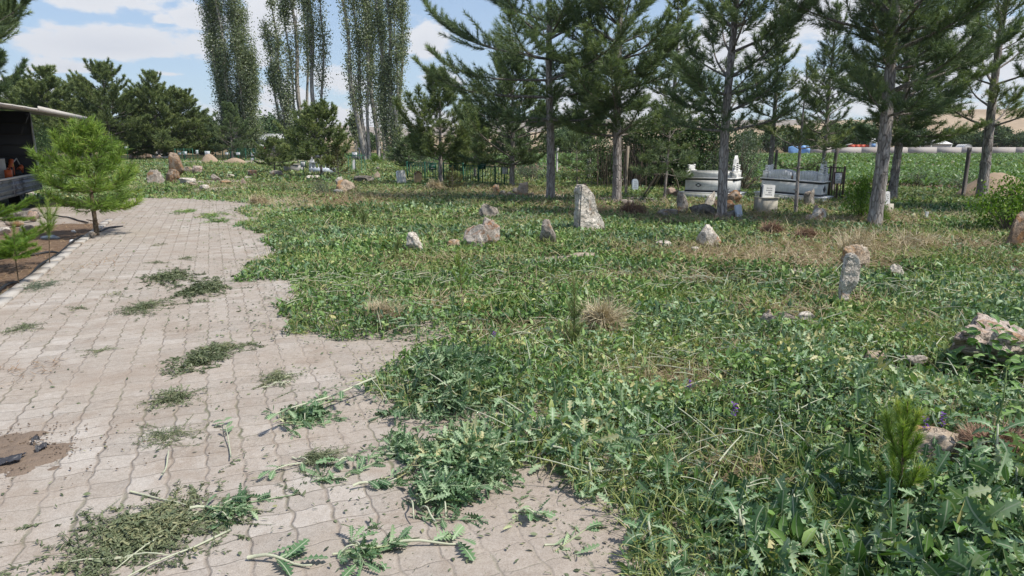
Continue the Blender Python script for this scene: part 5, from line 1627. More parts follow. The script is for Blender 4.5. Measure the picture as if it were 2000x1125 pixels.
A = Acc(); A.box((.37, 0, .96), (.8, .03, .04)); A.box((.37, .9, .96), (.8, .03, .04)); A.box((0, .45, .96), (.03, .86, .035)); A.box((.74, .45, .96), (.03, .86, .035)); A.build('top_frame', MAT['green_paint'], t)
headstone('white grave stele inside the thin green frame', 692, 335, 5, 22, 'pointed', 'white_marble', 0, th=.08)
LB = 'graves along the far left railing'
railing('long dark green railing under the dark conical pine at the back left', at(422, 316, 62)[:2], at(512, 318, 58)[:2], 1.0, 'green_paint', .25, posts=6)
railing('short green railing left of the soil mounds', at(344, 318, 57)[:2], at(378, 318, 58)[:2], .95, 'green_paint', .22, posts=2)
for px, py, w, h, lb in ((361, 299, 8, 7, 'white plaque above the short green railing'), (351, 300, 6, 4, 'pale blue plaque left of the white plaque on the short railing'), (385, 297, 5, 8, 'narrow white plaque under the lower rear pine'), (405, 299, 10, 8, 'wide pale plaque right of the narrow white plaque'), (443, 300, 6, 5, 'small white plaque on the long railing left of the conical pine trunk'), (465, 300, 8, 5, 'white plaque on the long railing right of the conical pine trunk'), (494, 301, 7, 7, 'upper white plaque at the right end of the long railing'), (493, 311, 6, 5, 'lower white plaque at the right end of the long railing'), (247, 289, 7, 6, 'white plaque under the broad crowned pine at far left')):
    plaque(lb, px, py, 58.5, w, h, 'blue_marble' if 'blue' in lb else 'pale_paint', 2)
railing('brown metal fence with thin bars right of the right marble tomb', at(1592, 384, 21.4)[:2], at(1645, 386, 20.6)[:2], .98, 'brown_metal', .09, posts=2)
plaque('white plaque with blue lettering hung on the brown metal fence', 1637, 348, 20.4, 13, 20, 'pale_paint', 4, post='brown_metal')

# ------------------------------------------------------------------ boundary posts
def bent_post(label, px, pyb, pyt, Y, wpx, mat, bend=0, tiltpx=0, group='bent fence posts'):
    b = at(px, pyb, Y)
    top = at(px + tiltpx, pyt, Y)
    g = gz1(b.x, b.y)
    r = wpx * Y / F_PX / 2
    pts = [(0, 0, -.1), ((top.x - b.x) * .8, 0, (top.z - g) * .8), ((top.x - b.x), 0, (top.z - g) * (1 if not bend else .86))]
    if bend: pts += [((top.x - b.x) + bend * .22, 0, (top.z - g))]
    A = Acc()
    A.tube(pts, r, 5)
    o = A.build('fence_post', MAT[mat], None, (b.x, b.y, g))
    tag(o, label, 'fence post', group)
    return o


for a in (('white bent top post beside the rightmost poplar', 771, 319, 285, 63, 4.2, 'post', .9), ('bent top post under the tilted poplar trunk', 740, 316, 287, 66, 3.5, 'post', .9), ('bent top post left of the tilted poplar trunk', 702, 316, 289, 69, 4, 'post', -.6),
          ('white post just right of the leftmost big pine trunk', 1088, 332, 289, 42, 4, 'post', .35), ('grey post in the gap between the two leftmost big pines', 1148, 330, 288, 38, 4.5, 'post', 0),
          ('bent top post near the white roofed building', 514, 306, 284, 72, 4, 'post', .8)):
    bent_post(*a)
CP = 'dark concrete posts along the crop field'
bent_post('dark bent post behind the white plaque on the brown fence', 1624, 386, 290, 24.5, 7, 'dark_post', .35, 10, CP)
bent_post('dark leaning post right behind the half hidden pine', 1736, 378, 287, 23.5, 8, 'dark_post', 0, 19, CP)
bent_post('dark leaning post left of the thick trunk at the right', 1881, 384, 288, 22.3, 8, 'dark_post', 0, 13, CP)
bent_post('thin dark post behind the slim lighter pine', 1510, 372, 292, 27, 6, 'dark_post', 0, 8, CP)

# props of the staked pine
for i, (x0, y0, x1, y1, lb) in enumerate(((1256, 383, 1290, 333, 'grey wooden prop leaning at the left of the staked young pine'), (1277, 362, 1296, 332, 'short wooden prop behind the staked young pine'), (1327, 372, 1312, 330, 'wooden prop leaning left beside the left marble tomb'))):
    a = G(x0, y0)
    b = at(x1, y1, G(1297, 392).y)
    A = Acc()
    A.tube([(0, 0, -.05), tuple((b - a) * .5 + Vector((.02, 0, .02))), tuple(b - a)], (.035, .032, .026), 7)
    tag(A.build('wooden_prop', MAT['old_wood'], None, (a.x, a.y, gz1(a.x, a.y)), True), lb, 'wooden pole', 'wooden props')
A = Acc()
p = G(1222, 384)
A.tube([(0, 0, -.05), (.0, 0, .8), (.03, 0, 1.55)], (.05, .045, .04), 7)
tag(A.build('wooden_pole', MAT['old_wood'], None, (p.x, p.y, 0), True), 'thin pale upright pole just right of the dense dark pine trunk', 'wooden pole')
# ------------------------------------------------------------------ the open sided truck body at the left
def build_truck():
    ang = math.atan2(PD[1], PD[0])
    # far lower corner of the open side; local x runs away from the camera, local y to the left (into the body)
    t = thing('truck_body', 'open sided truck bed with beige canopy and worn grey dropside at the left edge', 'truck', (-13.72, 20.8, 0), ang)
    L, Wd = 6.4, 2.3
    A = Acc()
    A.box((-L / 2, Wd / 2, .66), (L, Wd, .10)); A.box((-L / 2, Wd / 2, .42), (L - .2, .9, .34))
    A.build('bed', MAT['truck_metal'], t)
    for k in range(2):
        A = Acc()
        A.box((-L / 4 - k * L / 2, -.02, .535), (L / 2 - .05, .05, .43))
        for z in (.37, .49, .61, .72): A.box((-L / 4 - k * L / 2, -.055, z), (L / 2 - .08, .035, .045))
        A.box((-L / 2 * k - .06, -.05, .535), (.07, .05, .42))
        A.build('dropside', MAT['truck_metal'], t)
    A = Acc(); A.box((-L / 2, -.03, .775), (L, .07, .045)); A.build('top_rail', MAT['tarp'], t)
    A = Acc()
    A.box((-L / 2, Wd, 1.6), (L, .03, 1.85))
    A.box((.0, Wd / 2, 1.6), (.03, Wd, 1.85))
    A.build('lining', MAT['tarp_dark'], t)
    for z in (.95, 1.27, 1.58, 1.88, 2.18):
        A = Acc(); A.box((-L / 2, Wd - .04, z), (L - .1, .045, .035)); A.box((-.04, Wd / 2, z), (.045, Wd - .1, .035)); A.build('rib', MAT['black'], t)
    A = Acc(); A.tube([(.0, -.02, .72), (.0, -.02, 1.3), (.02, .02, 2.5)], .032, 7); A.build('corner_post', MAT['truck_frame'], t)
    A = Acc(); A.tube([(-L + .1, -.02, .72), (-L + .1, -.02, 2.5)], .032, 7); A.build('corner_post', MAT['truck_frame'], t)
    A = Acc()
    n = 9
    for k in range(n):          # slightly arched canopy roof
        y0, y1 = Wd * k / n, Wd * (k + 1) / n
        z = 2.52 + .12 * math.sin((k + .5) / n * PI)
        A.box((-L / 2 + .05, (y0 + y1) / 2, z), (L + .1, Wd / n + .02, .05))
    A.build('canopy_roof', MAT['tarp'], t)
    A = Acc()
    for k in range(6):
        y = -.02 - k * .225
        A.box((-L / 2 + .05, y - .1125, 2.50 - .022 * k - .002 * k * k), (L + .1, .23, .035), Matrix.Rotation(R(5 + k * .6), 3, 'X'))
    A.box((-L / 2 + .05, -1.38, 2.345), (L + .1, .03, .09))
    A.box((.11, -.69, 2.42), (.03, 1.4, .075), Matrix.Rotation(R(6), 3, 'X'))
    A.build('awning_flap', MAT['tarp'], t)
    A = Acc(); A.tube([(-.1, -.85, 2.40), (-.08, -.95, 2.0), (-.05, -1.02, 1.62)], .016, 6); A.build('prop_rod', MAT['truck_frame'], t)
    for x in (-1.4, -4.9):
        A = Acc()
        A.tube([(x, .15, .40), (x, .42, .40)], .40, 22)
        w = A.build('wheel', MAT['black'], t)
        A = Acc(); A.tube([(x, .14, .40), (x, .2, .40)], .2, 16); A.build('rim', MAT['truck_metal'], w)
    def loc(x, y): return Matrix.Rotation(ang, 3, 'Z') @ Vector((x, y, 0)) + Vector((-13.72, 20.8, 0))
    zt = .71
    # cargo
    q = loc(-.95, .55)
    c = thing('garden_machine', 'orange and black engine powered garden machine on the truck bed', 'machine', (q.x, q.y, zt), ang)
    A = Acc(); A.box((0, 0, .16), (.34, .3, .26)); A.tube([(-.14, 0, .3), (.14, 0, .3)], .13, 12); A.build('engine_housing', MAT['black'], c)
    A = Acc(); A.tube([(-.1, -.12, .28), (-.02, -.16, .46), (.1, -.12, .44)], .06, 8); A.box((.14, -.14, .2), (.1, .04, .26)); A.box((-.2, -.12, .18), (.06, .05, .34), Matrix.Rotation(R(25), 3, 'Y')); A.build('orange_cover', MAT['orange'], c)
    A = Acc(); A.box((-.02, -.17, .34), (.15, .03, .08)); A.build('yellow_plate', MAT['yellow'], c)
    A = Acc(); A.tube([(.2, -.05, .3), (.6, -.15, .5), (.9, -.2, .16)], .018, 6); A.build('shaft', MAT['truck_frame'], c)
    q = loc(-.38, .45)
    c = thing('garden_machine', 'small orange and black trimmer lying near the corner of the truck bed', 'machine', (q.x, q.y, zt), ang)
    A = Acc(); A.box((0, 0, .1), (.3, .24, .2)); A.build('engine_housing', MAT['black'], c)
    A = Acc(); A.tube([(-.1, -.1, .2), (.06, -.13, .28), (.15, -.1, .12)], .055, 8); A.build('orange_cover', MAT['orange'], c)
    for k, (x, y) in enumerate(((-1.85, .5), (-2.15, .7))):
        q = loc(x, y)
        c = thing('metal_drum', ('grey drum standing beside the orange machine on the truck bed', 'grey drum at the very left edge of the truck bed')[k], 'drum', (q.x, q.y, zt), 0)
        A = Acc(); A.tube([(0, 0, 0), (0, 0, .02), (0, 0, .25), (0, 0, .27), (0, 0, .29), (0, 0, .5), (0, 0, .52)], (.15, .16, .155, .165, .155, .155, .16), 16); A.build('barrel', MAT['post'], c, smooth=True)
        A = Acc(); A.tube([(0, 0, .522), (0, 0, .54)], (.15, .15), 16); A.build('lid', MAT['truck_metal'], c)
    q = loc(-2.1, .25)
    c = thing('orange_canister', 'orange fuel canister at the left edge of the truck bed', 'canister', (q.x, q.y, zt), ang)
    A = Acc(); A.box((0, 0, .12), (.22, .14, .24)); A.tube([(-.07, 0, .26), (0, 0, .29), (.07, 0, .26)], .015, 6); A.build('body', MAT['orange'], c)
    A = Acc(); A.tube([(.08, 0, .24), (.08, 0, .29)], .025, 8); A.build('cap', MAT['black'], c)


build_truck()

# ------------------------------------------------------------------ hoses and litter left of the path
for i, (pts, lb) in enumerate((([(-30, 605), (10, 563), (40, 553), (65, 538), (80, 522), (103, 505), (123, 493), (150, 470), (170, 460)], 'long black irrigation hose running along the kerb to the bushy young pine'),
                            ([(-20, 518), (8, 511), (48, 503), (80, 499), (105, 497), (126, 499)], 'short black hose branching off across the left soil'),
                            ([(90, 421), (118, 426), (146, 431), (172, 438)], 'black hose behind the bushy young pine trunk'),
                            ([(196, 455), (215, 448), (240, 444)], 'black hose end lying on the paving beside the young pine'))):
    P = [G(*p) for p in pts]
    o = P[0]
    P = np.array([tuple(p - o) for p in P])
    tt = np.linspace(0, len(P) - 1, len(P) * 5)
    Q = np.stack([np.interp(tt, np.arange(len(P)), P[:, k]) for k in range(3)], -1)
    for _ in range(3): Q[1:-1] = (Q[:-2] + Q[1:-1] * 2 + Q[2:]) / 4
    Q[:, 2] = np.array([gz1(o.x + a, o.y + b) for a, b in Q[:, :2]]) + .03 + .012 * np.sin(tt * 2.1)
    A = Acc(); A.tube(Q, .017, 7)
    tag(A.build('garden_hose', MAT['hose'], None, (o.x, o.y, 0), True), lb, 'hose', 'irrigation hoses')


def crumple(name, label, cat, px, py, w, d, h, mat, seed, rz=0.):
    p = G(px, py)
    me = rock_mesh(name, (w, d, h), mat, seed, sub=3, box=.9, cuts=7, cut=(.4, .8), rough=.22, jag=1.2, sink=.05)
    o = link(name, me, None, (p.x, p.y, gz1(p.x, p.y)))
    o.rotation_euler = (0, 0, rz)
    return tag(o, label, cat)


crumple('plastic_scrap', 'crumpled white plastic scrap on dark soil left of the young pine trunk', 'litter', 142, 474, .15, .1, .065, 'plastic', 5)
crumple('plastic_scrap', 'smaller white scrap behind the crumpled white plastic', 'litter', 145, 454, .11, .08, .05, 'plastic', 6)
crumple('plastic_film', 'long grey plastic film lying behind the thin sapling', 'litter', 101, 466, .38, .13, .075, 'grey_plastic', 7, .1)
crumple('plastic_scrap', 'white scrap on the ground near the truck bed', 'litter', 76, 383, .25, .15, .1, 'plastic', 8)
crumple('plastic_scrap', 'white paper scrap in the grass right of the big ringed trunk', 'litter', 1781, 426, .1, .06, .09, 'plastic', 9)
# torn bag with soil at the lower left
p = G(-12, 893)
A = Acc()
u = np.linspace(-1, 1, 60)
X_, Y_ = np.meshgrid(u * .46, u * .30)
r_ = np.hypot(X_ / .46, Y_ / .30) + (fnoise(X_ + 5, Y_, .16, 301) - .5) * 1.3
Z_ = np.clip(1 - r_ * 1.25, -.3, 1) * .030 + (fnoise(X_, Y_, .03, 302) - .5) * .014 + .004
i_ = np.arange(59)[:, None] * 60 + np.arange(59)[None, :]
A.add(np.stack([X_, Y_, Z_ + .003], -1).reshape(-1, 3), np.stack([i_, i_ + 1, i_ + 61, i_ + 60], -1).reshape(-1, 4))
rng = np.random.default_rng(41)
for _ in range(900):
    a_, q_ = rng.uniform(0, 2 * PI), abs(rng.normal(0, .8))
    s_ = rng.uniform(.002, .008)
    A.box((math.cos(a_) * q_ * .46, math.sin(a_) * q_ * .30, .014 + s_ * .3), (s_, s_ * 1.3, s_ * .7), Matrix.Rotation(a_ * 5, 3, 'Z'))
tag(A.build('soil_heap', MAT['dull_soil'], None, (p.x, p.y, .006), True), 'thin heap of brown soil spilled on the paving at the left edge', 'soil')



def film(label, pts, seed, w):
    rng = np.random.default_rng(seed)
    P = [G(*q) for q in pts]
    o = P[0]
    P = np.array([tuple(q - o) for q in P])
    tt = np.linspace(0, len(P) - 1, 26)
    Q = np.stack([np.interp(tt, np.arange(len(P)), P[:, k]) for k in range(3)], -1)
    cols = 7
    V = np.zeros((26, cols, 3))
    for c in range(cols):
        V[:, c] = Q + np.array([-.15, 1, 0]) * (c / (cols - 1) - .5) * w * (1 + .35 * np.sin(tt * 3 + seed))[:, None]
        V[:, c, 2] = .02 + .018 * np.abs(np.sin(c * 1.1 + tt * 1.7 + seed)) + rng.uniform(0, .008, 26) + .02 * (1 - abs(c / (cols - 1) - .5) * 2)
    i = np.arange(25)[:, None] * cols + np.arange(cols - 1)[None, :]
    A = Acc(); A.add(V.reshape(-1, 3), np.stack([i, i + 1, i + 1 + cols, i + cols], -1).reshape(-1, 4))
    tag(A.build('plastic_sheet', MAT['bag'], None, (o.x, o.y, 0), True), label, 'plastic')


film('long grey black plastic strip below the spilled brown soil at the left edge', [(-40, 922), (10, 915), (48, 905)], 2, .065)
film('small torn black plastic corner right of the spilled brown soil', [(72, 890), (84, 886), (95, 884)], 5, .05)
film('tiny black plastic shred above the torn black corner', [(64, 874), (72, 871), (78, 869)], 6, .02)

# ------------------------------------------------------------------ seedlings
def make_sapling(seed, H, nb, needle, nwid, mat, cb=.35, spread=.32, el=(35, 60), dens=.012, ntuft=10, r=.006, tops=1, bark='young_bark', low=.0, sub=0):
    rng = np.random.default_rng(seed)
    T, N_ = Acc(), Acc()
    P, A_, tn = [], [], []
    def shoot(p, d, L, r0, nmin, curve=.3, t0=.4):
        n = 7
        pts = [np.array(p, float)]
        d = unit(d)
        for k in range(n - 1):
            d = unit(d + np.array([0, 0, curve / n]) + rng.normal(0, .03, 3))
            pts.append(pts[-1] + d * L / (n - 1))
        pts = np.array(pts)
        T.tube(pts, np.linspace(r0, r0 * .45, n), 6)
        for s in np.arange(nmin, 1.001, dens / L):
            f = min(s, .999) * (n - 1)
            j = int(f)
            P.append(pts[j] + (pts[j + 1] - pts[j]) * (f - j)); A_.append(unit(pts[j + 1] - pts[j])); tn.append(np.clip(t0 + .4 * s + rng.normal(0, .08), 0, 1))
        return pts
    main = shoot((0, 0, -.02), (rng.normal(0, .04), rng.normal(0, .04), 1), H, r, max(low, cb * .8), .2, .25)
    for b in range(nb):
        f = cb + (.86 - cb) * (b // max(1, (nb + 1) // 2)) / 2.0 + rng.uniform(0, .06)
        j = int(f * 6)
        a = b * 2.4 + rng.uniform(-.3, .3)
        e = R(rng.uniform(*el))
        bl = spread * H * rng.uniform(.75, 1.15) * (1.15 - f * .5)
        br = shoot(main[j], (math.cos(a) * math.cos(e), math.sin(a) * math.cos(e), math.sin(e)), bl, r * .6, .22, .9 if not sub else .2, .3)
        for q in range(sub):
            aa = a + (-1) ** q * rng.uniform(.6, 1.1)
            shoot(br[2 + q % 4], (math.cos(aa) * math.cos(e), math.sin(aa) * math.cos(e), math.sin(e) - .1), bl * .45 * rng.uniform(.6, 1.1), r * .4, .1, .2, .35)
    for k in range(tops - 1):
        a = rng.uniform(0, 6.28)
        shoot(main[4], (math.cos(a) * .35, math.sin(a) * .35, 1), H * .3, r * .6, .2, .4, .45)
    needles(N_, P, A_, ntuft, needle, nwid, rng, (.3, .85), tint=tn)
    return T.mesh('trunk', MAT[bark], True), N_.mesh('needles', MAT[mat])


def plant_sapling(m, label, loc, rz=0, scale=1, group='pine seedlings in the weeds', name='pine_seedling'):
    t = thing(name, label, 'seedling', (loc[0], loc[1], gz1(loc[0], loc[1])), rz, group)
    t.scale = (scale,) * 3
    link('trunk', m[0], t); link('needles', m[1], t)


s1 = make_sapling(401, .58, 7, .06, .0030, 'pine_light', .26, .42, (40, 60), .006, 14, .0085, 3)
plant_sapling(s1, 'bushy pine seedling in the right foreground with several upright shoots', G(1752, 1010)[:2], .4, 1.0)
s2 = make_sapling(402, .56, 4, .06, .003, 'pine_light', .42, .36, (35, 55), .011, 9, .007)
plant_sapling(s2, 'thin pine seedling with V shaped arms in the middle of the weeds', G(903, 588)[:2], 0, 1.0)
s3 = make_sapling(403, .62, 7, .07, .003, 'pine_olive', .25, .28, (40, 62), .010, 10, .007)
plant_sapling(s3, 'dark pine seedling beside the pale straw tussock', G(1119, 688)[:2], 0, 1.0)
s4 = make_sapling(404, .4, 5, .07, .005, 'pine_olive', .3, .4, (40, 62), .013, 9, .006)
for px, py, sc, lb in ((777, 505, .9, 'small yellowish seedling left of the whitish pitted stone'), (712, 447, 1.1, 'seedling in the weeds right of the path bend'), (555, 381, 1.1, 'small seedling in the short grass mid left'), (693, 432, 1.0, 'seedling just left of another in the upper weeds'), (640, 420, .8, 'little seedling in the upper weeds near the path'), (1000, 1, 0, '')):
    if sc: plant_sapling(s4, lb, G(px, py)[:2], px, sc)
s5 = make_sapling(405, .72, 16, .05, .0045, 'bright', .5, .40, (0, 25), .012, 12, .008, low=.45, sub=5)
plant_sapling(s5, 'yellow green sapling with flat boughs by the kerb at left', G(37, 560)[:2], 0, 1.0, 'saplings left of the path', 'sapling')
s6 = make_sapling(406, .92, 6, .10, .003, 'pine_light', .5, .30, (40, 65), .012, 10, .007, low=.45)
plant_sapling(s6, 'thin stemmed leaning sapling behind the yellow green one', G(97, 519)[:2], 1, 1.0, 'saplings left of the path', 'sapling')
s7 = make_sapling(407, 1.35, 22, .06, .0055, 'bright', .2, .42, (0, 30), .013, 11, .012, low=.2, sub=5)
plant_sapling(s7, 'yellow green conifer reaching in from the left edge below the truck', (-6.58, 8.9), 1, 1.0, 'saplings left of the path', 'sapling')

# ------------------------------------------------------------------ heaps of cut weeds on the paving
def weed_pile(label, px, py, rpx, dpy, h, n, kind, seed, stems=6, size=(.04, .10), yaw=None):
    c, e = G(px, py), G(px, py - dpy)
    m = c.y / F_PX
    rx, ry = rpx * m, abs(e.y - c.y)
    rng = np.random.default_rng(seed)
    A = Acc()
    big = kind == 'blue'
    if not big: n, size = int(n * 2.6), (size[0] * .45, size[1] * .6)
    a, q = rng.uniform(0, 2 * PI, n), np.abs(rng.normal(0, .52, n))
    wob = 1 + .3 * np.sin(a * 2 + seed) + .18 * np.sin(a * 5 + seed * 2) + rng.normal(0, .08, n)
    x, y = np.cos(a) * q * rx * wob, np.sin(a) * q * ry * wob
    zz = .014 + h * np.clip(1 - q ** 1.8, 0, 1) * rng.uniform(0, 1, n) * (.6 + .8 * fnoise(x + 9, y, .18, seed))
    L = size[0] * .5 + (size[1] * .8 - size[0] * .5) * rng.uniform(0, 1, n) ** 1.7
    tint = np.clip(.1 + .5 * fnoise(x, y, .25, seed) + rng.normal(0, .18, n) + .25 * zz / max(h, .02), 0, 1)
    yw = rng.uniform(0, 2 * PI, n)
    if True:       # leaves grouped along short cut sprigs
        ns = max(2, n // (13 if big else 22))
        g = rng.integers(0, ns, n)
        sy = rng.uniform(0, 2 * PI, ns) if yaw is None else yaw + rng.normal(0, .8, ns)
        sl = rng.uniform(.08, .24, ns) * (1 if big else .8)
        f = rng.uniform(0, 1, n)
        x, y = x[g] + np.cos(sy[g]) * sl[g] * f, y[g] + np.sin(sy[g]) * sl[g] * f
        zz = np.clip(zz[g] * (1 - .3 * f) + rng.normal(0, .006, n), .014, None)
        yw = sy[g] + np.where(rng.uniform(0, 1, n) < .5, 1, -1) * rng.uniform(.25, 1.25, n)
        tint = np.clip(tint[g] + rng.normal(0, .1, n), 0, 1)
        for q in range(0, ns, 2):
            A.tube([((x[g == q].mean() if (g == q).any() else 0) + math.cos(sy[q]) * sl[q] * t_, (y[g == q].mean() if (g == q).any() else 0) + math.sin(sy[q]) * sl[q] * t_, (zz[g == q].mean() if (g == q).any() else .02)) for t_ in (-.55, 0, .6)], (.0032, .0028, .0016) if big else (.0018, .0016, .001), 4, .93 if big else .8, 0, cap=False)
    strip_leaves(A, np.stack([x, y, zz], -1), yw, rng.normal(.08, .55 if (big and n > 1000) else .25, n), L, L * (.21 if big else .17), LOBED if big and n < 9000 else (LOBED_S if n < 2600 else LANCE), rng.normal(.55, .8, n), rng.uniform(.1, .8, n), tint, rng.normal(0, .8 if big else .5, n))
    o = A.build('cut_weeds', MAT[kind])
    t = thing('weed_heap', label, 'cut weeds', (c.x, c.y, gz1(c.x, c.y)), 0, 'heaps of cut weeds')
    o.parent = t
    o.name = 'leaves'
    if stems:
        B = Acc()
        for i in range(stems):
            a0 = (rng.uniform(0, 2 * PI) if yaw is None else yaw + rng.normal(0, .8))
            l = rng.uniform(.4, .9) * min(rx, .4)
            x0, y0 = rng.normal(0, .35) * rx, rng.normal(0, .35) * ry
            z0 = h * rng.uniform(.45, 1.0)
            pts = [(x0 + math.cos(a0) * l * s, y0 + math.sin(a0) * l * s, max(.018, z0 * (1 - .55 * abs(s)) + .01 * math.sin(s * 4))) for s in np.linspace(-.8, .8, 7)]
            B.tube(pts, np.linspace(.005, .0025, 7), 6)
        B.build('stems', MAT['stem'], t)


PILES = [
    ('large heap of blue green cut thistles where the weeds meet the paving', 868, 765, 130, 50, .27, 8500, 'blue', 11, 9, (.06, .15), .2),
    ('heap of cut lobed leaves in the lower middle in front of the large heap', 912, 908, 72, 44, .13, 3400, 'blue', 12, 10, (.06, .14), None),
    ('tangled pile of cut lettuce stalks at the bottom middle', 842, 985, 62, 55, .09, 620, 'blue', 13, 7, (.07, .15), .6),
    ('drift of cut leaves reaching left from the lower middle heap', 770, 888, 70, 14, .06, 420, 'blue', 14, 3, (.06, .13), .1),
    ('wide flat clump of wilted weeds on the upper paving, left part', 335, 545, 58, 18, .07, 1500, 'wilt', 15, 0, (.05, .11), None),
    ('thick clump of wilted leaves just right of the wide flat clump', 398, 570, 52, 20, .08, 1500, 'wilt', 16, 2, (.05, .12), None),
    ('oval clump of wilted grass below the wide flat clump', 282, 606, 40, 16, .06, 900, 'wilt', 17, 0, (.04, .09), None),
    ('ragged clump of wilted weeds in the middle of the paving', 395, 705, 58, 28, .06, 1100, 'wilt', 18, 2, (.04, .10), None),
    ('long tail of wilted weeds trailing right of the ragged clump', 435, 685, 52, 9, .035, 500, 'wilt', 19, 0, (.04, .09), None),
    ('small dark leafy sprig heap near the centre of the paving', 340, 785, 28, 18, .06, 380, 'wilt', 20, 1, (.05, .10), None),
    ('thin brown green weed wisp on the paving left of the large heap', 540, 745, 44, 24, .05, 500, 'wilt', 21, 4, (.03, .07), None),
    ('thin film of chopped weeds below the leafy sprig heap', 330, 855, 58, 24, .02, 480, 'wilt', 22, 0, (.02, .06), None),
    ('low pile of cut leaves left of the large heap', 575, 820, 58, 26, .05, 560, 'blue', 23, 3, (.05, .12), .5),
    ('dark fern like cut plant on the lower paving', 605, 905, 42, 16, .04, 700, 'wilt', 24, 2, (.02, .05), .3),
    ('broad flattened patch of dark cut weeds at the bottom left', 285, 1045, 190, 84, .03, 3600, 'wilt', 25, 5, (.025, .075), None),
    ('scatter of lobed leaves at the right rim of the bottom left patch', 425, 1010, 42, 36, .05, 170, 'blue', 26, 3, (.06, .12), .3),
    ('strip of clipped weeds beside the weed edge at the upper paving', 412, 424, 34, 10, .09, 700, 'weed', 27, 0, (.06, .13), None),
    ('small clump of clipped weeds at the far end of the paving', 360, 415, 22, 5, .07, 420, 'weed', 28, 0, (.07, .14), None),
    ('small clump right of another at the far end of the paving', 425, 434, 26, 5, .07, 420, 'weed', 29, 0, (.06, .13), None),
    ('thin grassy clump at the left lower edge of the paving', 45, 645, 30, 10, .03, 300, 'wilt', 30, 0, (.03, .07), None),
    ('little sprig on the paving right of the kerb', 150, 605, 18, 7, .03, 90, 'wilt', 31, 1, (.04, .08), None),
    ('small sprig in the middle left paving', 195, 690, 14, 7, .03, 80, 'wilt', 32, 1, (.03, .07), None),
    ('little tuft of weeds above the wide flat clump', 365, 507, 18, 4, .04, 140, 'wilt', 33, 0, (.04, .08), None),
    ('tuft of weeds left above the wide flat clump', 310, 515, 16, 4, .03, 120, 'wilt', 34, 0, (.04, .08), None),
    ('small tuft on the paving left of the oval clump', 225, 579, 13, 4, .03, 90, 'wilt', 35, 0, (.04, .07), None),
    ('small tuft left of the clipped strip at the weed edge', 308, 481, 10, 3, .03, 70, 'wilt', 36, 0, (.04, .08), None),
    ('low green creeping weeds along the kerb at left', 70, 563, 46, 14, .05, 700, 'sage', 37, 0, (.03, .07), None),
    ('tongue of cut leaves lying on the pale soil at lower centre', 690, 1085, 55, 22, .05, 110, 'blue', 38, 3, (.08, .15), .2),
    ('scatter of fresh lobed leaves on the lower middle paving', 655, 945, 50, 14, .03, 60, 'blue', 39, 2, (.06, .12), .3),
    ('scatter of pale leaves beside the bottom middle pile', 740, 945, 40, 18, .03, 60, 'blue', 40, 2, (.06, .12), .4),
    ('scatter of small leaves on the pale soil right of the bottom pile', 1010, 1010, 52, 26, .02, 60, 'blue', 41, 0, (.03, .09), None),
    ('pair of lobed leaves on bare soil at the bottom centre', 1075, 1075, 50, 10, .02, 22, 'blue', 42, 1, (.08, .15), .2)]
for a in PILES:
    weed_pile(a[0], a[1], a[2], a[3], a[4], a[5], a[6], a[7], a[8], a[9], a[10], a[11])


def cut_stem(label, p0, p1, r, nleaf, seed, leafL=.12):
    rng = np.random.default_rng(seed)
    a, b = G(*p0), G(*p1)
    t = thing('cut_stalk', label, 'stalk', (a.x, a.y, gz1(a.x, a.y) + .02), 0, 'cut stalks lying on the paving')
    d = b - a
    n = 8
    hz = .09 if in_weeds(np.array([a.x]), np.array([a.y]))[0] else .012
    pts = [(d.x * s, d.y * s + .03 * math.sin(s * PI) * d.length, hz + .012 * math.sin(s * 7 + seed)) for s in np.linspace(0, 1, n)]
    A = Acc(); A.tube(pts, np.linspace(r, r * .45, n), 7); A.build('stem', MAT['stem'], t, smooth=True)
    if nleaf:
        A = Acc()
        s = rng.uniform(.25, 1.02, nleaf)
        P = np.stack([d.x * s, d.y * s + .03 * np.sin(np.minimum(s, 1) * PI) * d.length, hz + rng.uniform(0, .015, nleaf)], -1)
        base = math.atan2(d.y, d.x)
        strip_leaves(A, P, base + rng.choice([-1, 1], nleaf) * rng.uniform(.3, 1.3, nleaf), rng.normal(.12, .15, nleaf), rng.uniform(.6, 1.15, nleaf) * leafL, rng.uniform(.6, 1.1, nleaf) * leafL * .27, LOBED, rng.normal(.35, .3, nleaf), rng.uniform(.05, .4, nleaf), np.clip(rng.normal(.55, .18, nleaf), 0, 1), rng.normal(0, .35, nleaf))
        A.build('leaves', MAT['blue'], t)


